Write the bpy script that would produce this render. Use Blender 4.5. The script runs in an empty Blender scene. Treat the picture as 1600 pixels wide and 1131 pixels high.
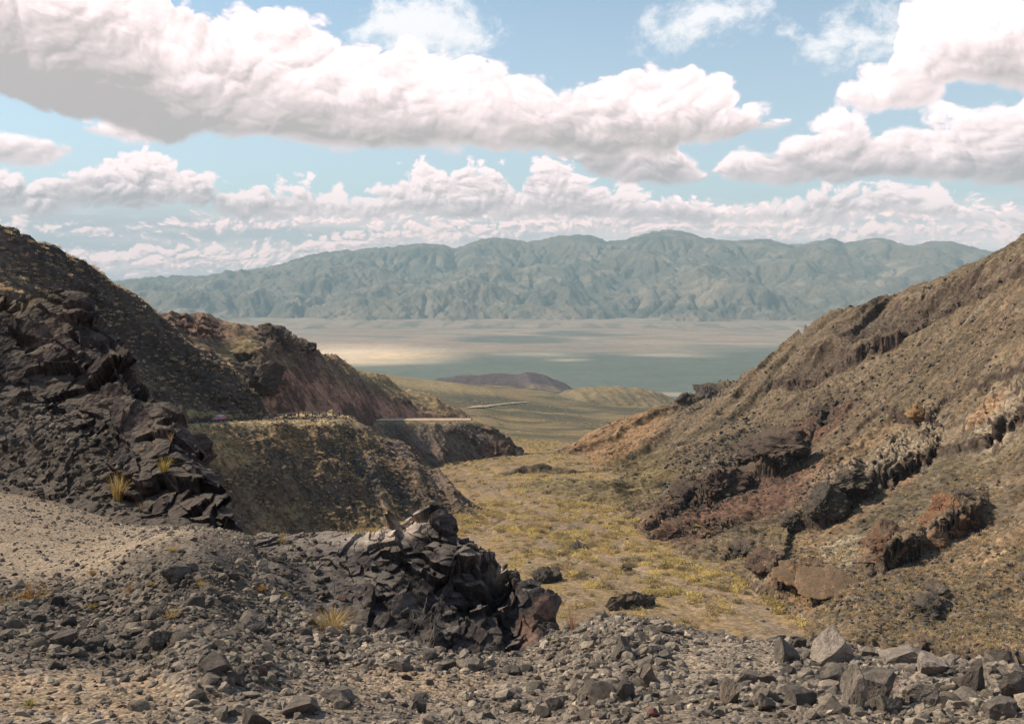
import bpy, bmesh, math, random
import numpy as np
from mathutils import Vector, Matrix

S = bpy.context.scene
COL = S.collection
R = math.radians

# ------------------------------------------------------------------ camera, light, exposure
F, CX, CY = 1537.0, 800.0, 565.5            # focal length and centre in photograph pixels
PITCH = math.atan((CY - 440.0) / F)
cd = bpy.data.cameras.new('camera')
cam = bpy.data.objects.new('camera', cd)
COL.objects.link(cam)
cam.location = (0, 0, 0)
cam.rotation_euler = (math.pi / 2 - PITCH, 0, 0)
cd.sensor_width = 36.0
cd.lens = 36.0 * F / 1600.0
cd.clip_start, cd.clip_end = 0.2, 300000.0
S.camera = cam
S.view_settings.view_transform = 'Standard'
S.view_settings.look = 'None'
S.view_settings.exposure = 0.48
S.view_settings.gamma = 1.0
S.cycles.use_denoising = True
S.cycles.max_bounces = 5
S.cycles.diffuse_bounces = 2
S.cycles.volume_bounces = 0
S.cycles.transparent_max_bounces = 8

SUN_AZ, SUN_EL = R(-70), R(43)               # azimuth from +Y towards +X
SUNV = Vector((math.sin(SUN_AZ) * math.cos(SUN_EL), math.cos(SUN_AZ) * math.cos(SUN_EL), math.sin(SUN_EL)))
sd = bpy.data.lights.new('sun', 'SUN')
sd.energy, sd.angle, sd.color = 5.0, R(0.5), (1.0, 0.87, 0.70)
sun = bpy.data.objects.new('sun', sd)
COL.objects.link(sun)
sun.rotation_euler = (-SUNV).to_track_quat('-Z', 'Y').to_euler()


def ray(px, py):
    """azimuth and tangent of the elevation of the sight line through a pixel of the photograph"""
    x, y = (px - CX) / F, -(py - CY) / F
    X, Y, Z = x, math.cos(PITCH) + y * math.sin(PITCH), -math.sin(PITCH) + y * math.cos(PITCH)
    return math.atan2(X, Y), Z / math.hypot(X, Y)


def to_px(X, Y, Z):
    d = Y * math.cos(PITCH) - Z * math.sin(PITCH)
    u = Y * math.sin(PITCH) + Z * math.cos(PITCH)
    d = np.maximum(d, 1e-3)
    return CX + F * X / d, CY - F * u / d


# ------------------------------------------------------------------ node helpers
class NT:
    def __init__(s, tree):
        s.t = tree

    def n(s, typ, **kw):
        nd = s.t.nodes.new(typ)
        for k, v in kw.items():
            setattr(nd, k, v)
        return nd

    def put(s, sock, v):
        if v is None:
            return
        if hasattr(v, 'is_linked') or hasattr(v, 'links'):
            s.t.links.new(v, sock)
        else:
            sock.default_value = v

    def m(s, op, a, b=None, c=None, clamp=False):
        nd = s.n('ShaderNodeMath', operation=op, use_clamp=clamp)
        for i, v in enumerate((a, b, c)):
            s.put(nd.inputs[i], v)
        return nd.outputs[0]

    def mix(s, f, a, b, typ='MIX'):
        nd = s.n('ShaderNodeMix', data_type='RGBA', blend_type=typ)
        s.put(nd.inputs['Factor'], f)
        s.put(nd.inputs[6], a if hasattr(a, 'links') or len(a) == 4 else (*a, 1))
        s.put(nd.inputs[7], b if hasattr(b, 'links') or len(b) == 4 else (*b, 1))
        return nd.outputs[2]

    def rng(s, v, a, b, c=0.0, d=1.0, smooth=False):
        nd = s.n('ShaderNodeMapRange', clamp=True)
        if smooth:
            nd.interpolation_type = 'SMOOTHSTEP'
        for i, x in enumerate((v, a, b, c, d)):
            s.put(nd.inputs[i], x)
        return nd.outputs[0]

    def noise(s, vec, scale, detail=4, rough=0.55, dist=0.0, color=False):
        nd = s.n('ShaderNodeTexNoise')
        s.put(nd.inputs['Vector'], vec)
        nd.inputs['Scale'].default_value = scale
        nd.inputs['Detail'].default_value = detail
        nd.inputs['Roughness'].default_value = rough
        nd.inputs['Distortion'].default_value = dist
        return nd.outputs['Color' if color else 'Fac']

    def xyz(s, x, y, z=0.0):
        nd = s.n('ShaderNodeCombineXYZ')
        for i, v in enumerate((x, y, z)):
            s.put(nd.inputs[i], v)
        return nd.outputs[0]

    def vm(s, op, a, b):
        nd = s.n('ShaderNodeVectorMath', operation=op)
        s.put(nd.inputs[0], a)
        s.put(nd.inputs[1], b)
        return nd.outputs[0]


# ------------------------------------------------------------------ sky: physical sky with banks of cumulus in it
def build_world():
    w = bpy.data.worlds.new('World')
    S.world = w
    w.cycles.sampling_method = 'MANUAL'
    w.cycles.sample_map_resolution = 512
    w.use_nodes = True
    t = NT(w.node_tree)
    w.node_tree.nodes.clear()
    sky = t.n('ShaderNodeTexSky', sky_type='NISHITA')
    sky.sun_disc = False
    sky.sun_elevation = SUN_EL
    sky.sun_rotation = SUN_AZ
    sky.altitude = 1000
    sky.air_density, sky.dust_density, sky.ozone_density = 1.0, 0.4, 1.0
    tc = t.n('ShaderNodeTexCoord')
    nrm = t.n('ShaderNodeVectorMath', operation='NORMALIZE')
    t.put(nrm.inputs[0], tc.outputs['Generated'])
    sp = t.n('ShaderNodeSeparateXYZ')
    t.put(sp.inputs[0], nrm.outputs[0])
    X, Y, Z = sp.outputs
    az = t.m('MULTIPLY', t.m('ARCTAN2', X, Y), 180 / math.pi)
    el = t.m('MULTIPLY', t.m('ARCSINE', Z), 180 / math.pi)
    u = t.m('MULTIPLY_ADD', az, 1 / 70.0, 0.5, clamp=True)          # -35..35 degrees

    def conv(pts):
        out = []
        for px, py in pts:
            a, tn = ray(px, py)
            out.append((math.degrees(a) / 70.0 + 0.5, math.degrees(math.atan(tn)) / 40.0 + 0.25))
        return sorted(out)

    def fcurve(pts):
        nd = t.n('ShaderNodeFloatCurve')
        c = nd.mapping.curves[0]
        xs, ys = [p[0] for p in pts], [p[1] for p in pts]
        pts = [(0.0, float(np.interp(0.0, xs, ys)))] + [p for p in pts if 0.002 < p[0] < 0.998] + [(1.0, float(np.interp(1.0, xs, ys)))]
        c.points[0].location = pts[0]
        c.points[1].location = pts[-1]
        for p in pts[1:-1]:
            c.points.new(*p)
        for p in c.points:
            p.handle_type = 'VECTOR'
        nd.mapping.use_clip = False
        nd.mapping.update()
        t.put(nd.inputs['Value'], u)
        return nd.outputs[0]

    def elev(pts):
        return t.m('MULTIPLY_ADD', fcurve(conv(pts)), 40.0, -10.0)

    def tone(pts):
        out = []
        for px, v in pts:
            a, _ = ray(px, 250)
            out.append((math.degrees(a) / 70.0 + 0.5, v))
        return fcurve(sorted(out))

    # turbulent coordinates shared by the cloud layers
    base = t.xyz(az, t.m('MULTIPLY', el, 1.3), 0.0)

    def warped(vec, scale, amount, detail=3):
        wv = t.vm('SUBTRACT', t.noise(vec, scale, detail, 0.55, color=True), (0.5, 0.5, 0.5))
        wsc = t.n('ShaderNodeVectorMath', operation='SCALE')
        t.put(wsc.inputs[0], wv)
        wsc.inputs['Scale'].default_value = amount
        return t.vm('ADD', vec, wsc.outputs[0])

    P = warped(warped(base, 0.17, 2.4, 1), 0.9, 0.6, 3)
    lum_off = (-0.20, 0.30, 0.0)                                    # towards the sun, seen from here

    def puff(vec, scale):
        """heaped-up rounded billows: folded noise, round on top and creased between"""
        tot = None
        for k, (sc, am) in enumerate(((1.0, 0.66), (2.3, 0.36), (5.1, 0.17))):
            f = t.noise(vec if k == 0 else t.vm('ADD', vec, (3.7 * k, 1.9 * k, 5.0 * k)), scale * sc, 0 if k < 2 else 1, 0.5)
            f = t.m('MULTIPLY', t.m('ABSOLUTE', t.m('SUBTRACT', f, 0.5)), 2.6 * am)
            tot = f if tot is None else t.m('ADD', tot, f)
        return tot

    def pair(off, scale, k=1.0):
        q = t.vm('ADD', P, off)
        return puff(q, scale), puff(t.vm('ADD', q, (lum_off[0] * k, lum_off[1] * k, 0.0)), scale)

    nA, nA2 = pair((0.0, 0.0, 0.0), 0.30)
    nB, nB2 = pair((37.0, 11.0, 3.0), 0.50, .7)
    Pq = t.n('ShaderNodeVectorMath', operation='MULTIPLY')
    t.put(Pq.inputs[0], P)
    Pq.inputs[1].default_value = (1.0, 1.35, 1.0)
    qc = t.vm('ADD', Pq.outputs[0], (11.0, 5.0, 17.0))
    nC, nC2 = puff(qc, 0.95), puff(t.vm('ADD', qc, (-0.12, 0.22, 0.0)), 0.95)
    nG = t.noise(t.vm('ADD', P, (51.0, 7.0, 29.0)), 0.30, 3, 0.5)
    nW = t.m('SUBTRACT', t.noise(t.vm('ADD', P, (5.0, 71.0, 9.0)), 0.55, 9, 0.68), 0.17)
    str_v = t.xyz(t.m('MULTIPLY', az, 0.15), t.m('MULTIPLY', el, 0.95), 4.0)
    nS = t.noise(str_v, 0.9, 5, 0.6)
    nS2 = t.noise(t.vm('ADD', str_v, (-0.05, 0.25, 0.0)), 0.9, 5, 0.6)

    sky_col = t.mix(1.0, sky.outputs[0], (1.0, 1.06, 0.98, 1), 'MULTIPLY')
    sky_l = t.n('ShaderNodeVectorMath', operation='SCALE')
    t.put(sky_l.inputs[0], sky_col)
    sky_l.inputs['Scale'].default_value = SKY_STR
    col = sky_l.outputs[0]
    # towards the horizon the clear air itself turns pale
    col = t.mix(t.rng(el, 18.0, 1.0, 0.10, 0.60), col, (0.60, 0.63, 0.67, 1))

    def layer(col, top, bot, tn, n, n2, at, ab, soft, opac, white, grey, relief, lo=0.1, hi=0.75, thick=3.0):
        T, B = elev(top), elev(bot)
        nn = t.m('SUBTRACT', n, 0.34)
        dt = t.m('MULTIPLY_ADD', nn, at, t.m('SUBTRACT', T, el))
        db = t.m('MULTIPLY_ADD', nn, ab, t.m('SUBTRACT', el, B))
        d = t.m('MINIMUM', dt, db)
        alpha = t.m('MULTIPLY', t.rng(d, -soft, soft, 0, 1, True), opac)
        # grey flat underside, bright billowing top; the relief comes from the slope towards the sun
        hgt = t.m('DIVIDE', db, t.m('MAXIMUM', t.m('SUBTRACT', T, B), 0.4))
        rel = t.m('MULTIPLY', t.m('SUBTRACT', n, n2), t.m('MULTIPLY', t.rng(hgt, -0.05, 0.5, 0.3, 1.0), relief))
        rim = t.rng(d, 0.0, 0.55, 0.35, 0.0)
        v = t.m('ADD', t.m('ADD', t.rng(hgt, lo, hi), rel), rim)
        v = t.m('SUBTRACT', t.m('ADD', t.m('MULTIPLY_ADD', t.m('SUBTRACT', nG, 0.5), 1.1, v), 0.62), tone(tn))
        mid = tuple(0.45 * a_ + 0.55 * b_ for a_, b_ in zip(white, grey))
        c = t.mix(t.rng(v, -0.1, 0.5), grey, mid)
        c = t.mix(t.rng(v, 0.45, 1.05), c, white)
        return t.mix(alpha, col, c)

    W1, G1 = CLOUD_W, CLOUD_G
    gap = lambda a, b, y=220: [(a, y), (b, y)]
    # bands and rows of small cumulus along the horizon
    lowa = t.rng(el, 4.8, 3.2, 0, 1, True)
    shade = tone([(-400, .78), (0, .80), (330, .74), (520, .45), (760, .30), (1600, .30)])
    lit = t.m('ADD', t.m('MULTIPLY', t.m('SUBTRACT', nS, nS2), 0.8), t.m('MULTIPLY_ADD', t.m('SUBTRACT', nS, 0.5), 2.2, t.m('SUBTRACT', 0.80, shade)))
    lowc = t.mix(t.rng(lit, 0.0, 1.0), (0.62, 0.60, 0.63, 1), (1.25, 1.02, 0.98, 1))
    col = t.mix(t.m('MULTIPLY', lowa, t.rng(nS, 0.26, 0.46, 0.35, 1.0, True)), col, lowc)
    LW, LG = (1.75, 1.22, 1.14), (0.66, 0.57, 0.59)
    col = layer(col, [(-400, 395), (0, 392), (250, 388), (420, 386), (520, 372), (600, 356), (680, 346), (750, 350), (800, 340), (900, 334), (1000, 330), (1100, 338), (1180, 344), (1250, 346), (1330, 356), (1400, 348), (1500, 348), (1600, 334), (2000, 320)],
                [(-400, 425), (0, 420), (330, 424), (520, 400), (640, 376), (760, 374), (900, 364), (1100, 366), (1250, 372), (1400, 378), (1600, 368), (2000, 350)],
                [(-400, .45), (330, .4), (700, .4), (1600, .4)], nC, nC2, 2.0, 1.2, 0.30, 0.9, LW, LG, 2.4, 0.1, 1.2)
    col = layer(col, [(-400, 352), (0, 345), (120, 362), (250, 352), (330, 345), (430, 345), (520, 335), (600, 330), (690, 342), (750, 320), (800, 318), (900, 310), (1000, 312), (1100, 320), (1180, 330), (1300, 322), (1400, 316), (1500, 326), (1600, 330), (2000, 320)],
                [(-400, 372), (0, 362), (120, 366), (330, 360), (520, 352), (640, 345), (760, 345), (900, 342), (1100, 346), (1250, 345), (1400, 338), (1600, 345), (2000, 350)],
                [(-400, .65), (330, .55), (700, .4), (1600, .4)], nC, nC2, 1.6, 1.2, 0.30, 0.85, LW, LG, 2.4, 0.1, 1.2)
    # middle row of cumulus
    col = layer(col, [(-400, 260), (0, 268), (60, 276), (90, 262), (160, 256), (230, 248), (300, 262), (345, 290), (400, 302), (480, 290), (540, 312), (580, 296), (640, 272), (700, 266), (740, 256), (790, 268), (812, 300),
                      (828, 258), (850, 240), (890, 246), (920, 282), (1000, 300), (1080, 308), (1140, 322), (1200, 315), (1240, 322), (1290, 296), (1400, 284), (1500, 312), (1600, 332), (2000, 330)],
                [(-400, 345), (0, 335), (120, 325), (330, 322), (380, 345), (540, 340), (800, 338), (900, 345), (1100, 352), (1240, 345), (1400, 335), (1600, 352), (2000, 350)],
                [(-400, .72), (200, .7), (330, .7), (500, .58), (800, .62), (900, .54), (1300, .52), (1600, .5)], nB, nB2, 2.4, 1.0, 0.24, 0.97, W1, (0.43, 0.365, 0.37), 2.0, 0.0, 0.95)
    # clouds on the right and the lobes that hang below the big bank
    G = 40.0
    col = layer(col, [(-400, 195), (0, 205), (60, 206), (110, 212), (122, 250), (126, 196), (150, 184), (235, 180), (262, 228), (290, 320), (850, 320), (895, 250), (930, 205), (1040, 205), (1075, 235), (1102, 268), (1107, 268), (1150, 236),
                      (1200, 240), (1250, 206), (1310, 184), (1370, 200), (1420, 190), (1500, 178), (1560, 165), (1600, 150), (2000, 120)],
                [(-400, 262), (0, 258), (60, 262), (115, 240), (124, 196), (150, 216), (230, 226), (262, 220), (290, 180), (850, 180), (900, 256), (940, 282), (1040, 292), (1095, 286), (1104, 276), (1112, 272), (1180, 290), (1400, 280), (1600, 292), (2000, 300)],
                [(-400, .5), (250, .45), (900, .85), (1090, .85), (1115, .55), (1250, .58), (1450, .68), (1600, .74), (2000, .7)], nA, nA2, 2.2, 0.8, 0.26, 0.97, W1, (0.43, 0.365, 0.365), 1.7, 0.05, 0.95)
    # thin wisps
    col = layer(col, [(-400, 200), (480, 140), (540, 60), (575, 20), (620, 0), (690, -10), (740, 20), (775, 60), (830, 120), (950, 120), (985, 68), (1010, 44), (1045, 28), (1075, 14), (1110, 2), (1160, 6), (1205, 12), (1225, 50), (1245, 66), (1290, 48), (1350, 34), (1400, 30), (1450, 90), (2000, 90)],
                [(-400, 0), (480, 0), (540, 36), (575, 66), (620, 92), (690, 90), (740, 84), (775, 56), (830, 0), (950, 0), (985, 48), (1010, 66), (1045, 74), (1075, 62), (1110, 42), (1160, 28), (1205, 10), (1225, 30), (1245, 68), (1290, 82), (1350, 88), (1400, 80), (1450, 20), (2000, 20)],
                [(-400, .2), (2000, .2)], nW, nB, 6.5, 6.5, 1.1, 0.8, (0.95, 0.90, 0.89), (0.8, 0.78, 0.78), 0.5)
    # the great bank, and the tall cloud at the right edge
    col = layer(col, [(-400, -200), (240, -120), (270, 0), (320, 12), (370, 4), (430, 14), (500, 30), (550, 58), (590, 74), (640, 66), (700, 84), (760, 76), (800, 100), (870, 130), (920, 124), (990, 104), (1050, 116), (1110, 128), (1150, 152), (1190, 174), (1240, 188),
                      (1262, 240), (1285, 220), (1306, 146), (1340, 110), (1390, 95), (1402, 40), (1420, 10), (1480, -30), (1600, -60), (2000, -60)],
                [(-400, 130), (0, 154), (60, 168), (150, 190), (245, 222), (262, 226), (300, 212), (400, 214), (520, 236), (600, 234), (700, 232), (850, 240), (950, 248), (1080, 230), (1150, 214), (1240, 190), (1262, 150), (1285, 130), (1306, 152), (1370, 178), (1440, 160), (1500, 128), (1600, 150), (2000, 170)],
                [(-400, 1.15), (0, 1.1), (150, 1.0), (250, .92), (330, .78), (450, .68), (700, .60), (850, .66), (1000, .74), (1150, .74), (1240, .5), (1300, .3), (1500, .3), (1600, .55), (2000, .6)],
                nA, nA2, 2.6, 1.0, 0.26, 0.985, W1, G1, 1.5, 0.10, 0.62)
    # scattered cloud behind and overhead, out of the frame
    out = t.m('MAXIMUM', t.rng(t.m('ABSOLUTE', az), 33, 45), t.rng(el, 19, 26))
    gen = t.noise(nrm.outputs[0], 3.2, 7, 0.6)
    ga = t.m('MULTIPLY', t.m('MULTIPLY', t.rng(gen, 0.52, 0.66, 0, 1, True), out), t.rng(Z, 0.0, 0.08))
    col = t.mix(t.m('MULTIPLY', ga, 0.35), col, (0.42, 0.40, 0.39, 1))
    boost = t.rng(el, 1.0, 16.0, 1.04, 0.98)
    fin = t.n('ShaderNodeVectorMath', operation='SCALE')
    t.put(fin.inputs[0], col)
    t.put(fin.inputs['Scale'], boost)
    col = fin.outputs[0]
    bg = t.n('ShaderNodeBackground')
    t.put(bg.inputs['Color'], col)
    bg.inputs['Strength'].default_value = 1.0
    t.put(t.n('ShaderNodeOutputWorld').inputs['Surface'], bg.outputs[0])


HAZE_COL, HAZE_D, HAZE_G = (.42, .615, .70, 1), 4.7e-5, 0.0
SKY_STR = 0.112
CLOUD_W = (1.20, 0.95, 0.935)
CLOUD_G = (0.43, 0.365, 0.35)
build_world()


# ------------------------------------------------------------------ numeric noise
def _h(ix, iy, iz, seed):
    h = (ix.astype(np.int64) * 374761393 + iy.astype(np.int64) * 668265263 + iz * 2147483647 + seed * 974634777) & 0xFFFFFFFF
    h = ((h ^ (h >> 13)) * 1274126177) & 0xFFFFFFFF
    return ((h ^ (h >> 16)) & 0xFFFFFF).astype(np.float64) / float(0x1000000)


def noise2(x, y, seed=0):
    ix, iy = np.floor(x), np.floor(y)
    fx, fy = x - ix, y - iy
    ux, uy = fx * fx * fx * (fx * (fx * 6 - 15) + 10), fy * fy * fy * (fy * (fy * 6 - 15) + 10)
    res = []
    for dx in (0, 1):
        for dy in (0, 1):
            a = _h(ix + dx, iy + dy, 0, seed) * 2 * math.pi
            res.append(np.cos(a) * (fx - dx) + np.sin(a) * (fy - dy))
    return ((res[0] * (1 - uy) + res[1] * uy) * (1 - ux) + (res[2] * (1 - uy) + res[3] * uy) * ux) * 1.5


def fbm(x, y, octv=5, seed=0, gain=0.5, lac=2.03):
    s, a = 0.0, 1.0
    for i in range(octv):
        s = s + a * noise2(x + 17.3 * i, y - 9.1 * i, seed + i)
        x, y, a = x * lac, y * lac, a * gain
    return s


def ridged(x, y, octv=5, seed=0, gain=0.5, lac=2.07):
    s, a, w = 0.0, 1.0, 1.0
    for i in range(octv):
        n = 1 - np.abs(noise2(x + 31.7 * i, y + 3.3 * i, seed + i))
        n = n * n * w
        w = np.clip(n * 1.6, 0, 1)
        s = s + a * n
        x, y, a = x * lac, y * lac, a * gain
    return s


def facet(p, scale, seed=0, tilt=1.0, step=0.5):
    """angular broken-rock relief: every jittered cell is a tilted plane with its own offset"""
    q = p / scale
    c0 = np.floor(q).astype(np.int64)
    best = np.full(len(p), 1e9)
    out = np.zeros(len(p))
    for dx in (-1, 0, 1):
        for dy in (-1, 0, 1):
            for dz in (-1, 0, 1):
                c = c0 + np.array((dx, dy, dz))
                hh = [_h(c[:, 0], c[:, 1], c[:, 2] * 77 + k * 1009, seed) for k in range(7)]
                ctr = c + np.stack(hh[:3], 1)
                d = q - ctr
                dist = (d * d).sum(1)
                val = (hh[6] - 0.5) * 2 * step + ((np.stack(hh[3:6], 1) - 0.5) * 2 * d).sum(1) * tilt
                m = dist < best
                best = np.where(m, dist, best)
                out = np.where(m, val, out)
    return out * scale


def sstep(a, b, x):
    t = np.clip((x - a) / (b - a), 0, 1)
    return t * t * (3 - 2 * t)


def pchip_slopes(x, y):
    h = x[1:] - x[:-1]
    d = (y[1:] - y[:-1]) / h
    m = np.zeros_like(y)
    s = d[1:] * d[:-1] > 0
    w1, w2 = 2 * h[1:] + h[:-1], h[1:] + 2 * h[:-1]
    with np.errstate(divide='ignore', invalid='ignore'):
        hm = (w1 + w2) / (w1 / d[:-1] + w2 / d[1:])
    m[1:-1] = np.where(s, hm, 0)
    m[0], m[-1] = d[0], d[-1]
    return m


def pchip(x, y, q):
    x, y = np.asarray(x, float), np.asarray(y, float)
    m = pchip_slopes(x, y)
    q = np.clip(q, x[0], x[-1])
    i = np.clip(np.searchsorted(x, q) - 1, 0, len(x) - 2)
    h = x[i + 1] - x[i]
    t = (q - x[i]) / h
    return (2 * t**3 - 3 * t**2 + 1) * y[i] + (t**3 - 2 * t**2 + t) * h * m[i] + (-2 * t**3 + 3 * t**2) * y[i + 1] + (t**3 - t**2) * h * m[i + 1]


# ------------------------------------------------------------------ terrain: surveyed contour lines joined into height fields
PATCH = {}


class Patch:
    """curves: from near to far, each a list of (px, py, r) or (px, None, r, z); rows: number of rows between curves"""

    def __init__(s, name, curves, rows, px0, px1, step, power=1.0):
        a0, a1 = ray(px0, 700)[0], ray(px1, 700)[0]
        n = int((a1 - a0) / R(step)) + 1
        az = np.linspace(a0, a1, n)
        LR, Zc = [], []
        for c in curves:
            A, L, T = [], [], []
            for p in c:
                if p[1] is None:
                    A.append(ray(p[0], 760)[0])
                    T.append(p[3] / p[2])
                else:
                    a, tn = ray(p[0], p[1])
                    A.append(a)
                    T.append(tn)
                L.append(math.log(p[2]))
            if len(A) == 1:
                lr, tn = np.full(n, L[0]), np.full(n, T[0])
            else:
                lr, tn = pchip(A, L, az), pchip(A, T, az)
            LR.append(lr)
            Zc.append(tn * np.exp(lr))
        LR, Zc = np.array(LR), np.array(Zc)
        for k in range(1, len(LR)):
            LR[k] = np.maximum(LR[k], LR[k - 1] + 1e-3)
        M = pchip_slopes(LR, Zc)
        rr, zz = [], []
        for k in range(len(curves) - 1):
            last = k == len(curves) - 2
            for j in range(rows[k] + (1 if last else 0)):
                t = j / rows[k]
                h = LR[k + 1] - LR[k]
                zz.append((2 * t**3 - 3 * t**2 + 1) * Zc[k] + (t**3 - 2 * t**2 + t) * h * M[k] + (-2 * t**3 + 3 * t**2) * Zc[k + 1] + (t**3 - t**2) * h * M[k + 1])
                rr.append(LR[k] + t * h)
        s.name, s.az = name, az
        r = np.exp(np.array(rr))
        s.X, s.Y, s.Z = r * np.sin(az)[None, :], r * np.cos(az)[None, :], np.array(zz)
        s.shape = s.X.shape
        PATCH[name] = s

    def flat(s):
        return s.X.ravel(), s.Y.ravel(), s.Z.ravel()

    def pts(s):
        return np.stack(s.flat(), 1)

    def normals(s):
        P = np.stack((s.X, s.Y, s.Z), -1)
        du, dv = np.gradient(P, axis=1), np.gradient(P, axis=0)
        n = np.cross(du, dv)
        n /= np.linalg.norm(n, axis=-1, keepdims=True) + 1e-12
        return n * np.sign(n[..., 2:3] + 1e-9)

    def push(s, amount):
        """displace along the normal"""
        n = s.normals()
        a = amount.reshape(s.shape)
        s.X, s.Y, s.Z = s.X + n[..., 0] * a, s.Y + n[..., 1] * a, s.Z + n[..., 2] * a

    def px(s):
        return to_px(s.X, s.Y, s.Z)

    def hit(s, px, py):
        """first point of the patch met by the sight line through a pixel"""
        a, tn = ray(px, py)
        j = int(np.clip(round((a - s.az[0]) / (s.az[1] - s.az[0])), 0, len(s.az) - 1))
        r = np.hypot(s.X[:, j], s.Y[:, j])
        k = np.nonzero(s.Z[:, j] / r >= tn)[0]
        k = k[0] if len(k) else len(r) - 1
        return Vector((s.X[k, j], s.Y[k, j], s.Z[k, j]))

    def build(s, mat, col, kind='structure', smooth=True, label=None, cat=None):
        nr, nc = s.shape
        me = bpy.data.meshes.new(s.name)
        co = s.pts().astype(np.float32)
        i = np.arange(nr * nc).reshape(nr, nc)
        q = np.stack((i[:-1, :-1], i[:-1, 1:], i[1:, 1:], i[1:, :-1]), -1).reshape(-1, 4)
        mesh_from(me, co, q, 4, smooth)
        set_col(me, col)
        me.materials.append(mat)
        o = bpy.data.objects.new(s.name, me)
        COL.objects.link(o)
        if kind:
            o['kind'] = kind
        if label:
            o['label'] = label
        if cat:
            o['category'] = cat
        return o


def mesh_from(me, co, faces, k, smooth):
    nf = len(faces)
    me.vertices.add(len(co))
    me.vertices.foreach_set('co', np.ascontiguousarray(co, dtype=np.float32).ravel())
    me.loops.add(nf * k)
    me.loops.foreach_set('vertex_index', np.ascontiguousarray(faces, dtype=np.int32).ravel())
    me.polygons.add(nf)
    me.polygons.foreach_set('loop_start', np.arange(0, nf * k, k, dtype=np.int32))
    me.polygons.foreach_set('use_smooth', np.full(nf, smooth, dtype=bool))
    me.update(calc_edges=True)


def set_col(me, col):
    """col: N x 3 linear albedo per vertex"""
    a = me.color_attributes.new('Col', 'FLOAT_COLOR', 'POINT')
    c = np.ones((len(me.vertices), 4), dtype=np.float32)
    c[:, :3] = col
    a.data.foreach_set('color', c.ravel())


def rgb(*c):
    return np.array(c, float)


def lerp(a, b, t):
    t = np.asarray(t)[..., None]
    return a * (1 - t) + b * t


def blob(px, py, cx, cy, rx, ry, ang=0.0, soft=0.35):
    """1 inside an ellipse, 0 outside"""
    c, s_ = math.cos(R(ang)), math.sin(R(ang))
    dx, dy = px - cx, py - cy
    d = np.hypot((dx * c + dy * s_) / rx, (-dx * s_ + dy * c) / ry)
    return 1 - sstep(1 - soft, 1 + soft, d)


# ------------------------------------------------------------------ materials
def earth(name, s_big, s_mid, s_grit, bump, rock=None, slope=(0.45, 0.7), var=0.45, grit=0.5, streak=None, rough=0.95, bump_scale=None):
    """bare ground: vertex albedo, patchy colour, stones as cells, steep faces in the colour of the rock"""
    m = bpy.data.materials.new(name)
    m.use_nodes = True
    t = NT(m.node_tree)
    b = m.node_tree.nodes['Principled BSDF']
    b.inputs['Roughness'].default_value = rough
    b.inputs['Specular IOR Level'].default_value = 0.15
    tc = t.n('ShaderNodeTexCoord').outputs['Object']
    c = t.n('ShaderNodeAttribute', attribute_name='Col').outputs['Color']
    n1 = t.noise(tc, s_big, 5, 0.6, 0.4)
    n2 = t.noise(tc, s_mid, 5, 0.65)
    vo = t.n('ShaderNodeTexVoronoi')
    vo.inputs['Scale'].default_value = s_grit
    t.put(vo.inputs['Vector'], tc)
    cell = t.n('ShaderNodeSeparateColor')
    t.put(cell.inputs[0], vo.outputs['Color'])
    k = t.m('MULTIPLY', t.rng(n1, 0.25, 0.75, 1 - var, 1 + var), t.rng(n2, 0.25, 0.75, 1 - var * .8, 1 + var * .8))
    k = t.m('MULTIPLY', k, t.rng(cell.outputs[0], 0, 1, 1 - grit, 1 + grit))
    if streak:
        ang, sx, sy = streak
        mp = t.n('ShaderNodeMapping')
        t.put(mp.inputs['Vector'], tc)
        mp.inputs['Rotation'].default_value = (0, 0, ang)
        mp2 = t.n('ShaderNodeMapping')
        t.put(mp2.inputs['Vector'], mp.outputs[0])
        mp2.inputs['Scale'].default_value = (sx, sy, sx * 1.0)
        ns = t.noise(mp2.outputs[0], 1.0, 5, 0.6)
        k = t.m('MULTIPLY', k, t.rng(ns, 0.3, 0.7, 0.66, 1.34))
    if rock is not None:
        g = t.n('ShaderNodeNewGeometry')
        sp = t.n('ShaderNodeSeparateXYZ')
        t.put(sp.inputs[0], g.outputs['Normal'])
        f = t.rng(t.m('MULTIPLY_ADD', t.m('SUBTRACT', n2, 0.5), 0.3, sp.outputs[2]), slope[0], slope[1], 1, 0, True)
        c = t.mix(f, c, (*rock, 1))
    hue = t.noise(t.vm('ADD', tc, (91.0, 13.0, 5.0)), s_mid * .6, 3, 0.5)
    c = t.mix(t.rng(hue, 0.3, 0.7, 0, 0.5), c, t.mix(1.0, c, (1.18, 0.98, 0.78, 1), 'MULTIPLY'))
    mul = t.n('ShaderNodeVectorMath', operation='SCALE')
    t.put(mul.inputs[0], c)
    t.put(mul.inputs['Scale'], k)
    t.put(b.inputs['Base Color'], mul.outputs[0])
    hgt = t.m('ADD', t.m('MULTIPLY', n2, 0.8), t.m('MULTIPLY', t.m('SUBTRACT', 1.0, vo.outputs['Distance']), t.m('MULTIPLY', cell.outputs[1], 0.7)))
    bp = t.n('ShaderNodeBump')
    bp.inputs['Strength'].default_value = 1.0
    bp.inputs['Distance'].default_value = bump
    t.put(bp.inputs['Height'], hgt)
    t.put(b.inputs['Normal'], bp.outputs[0])
    return m


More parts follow.
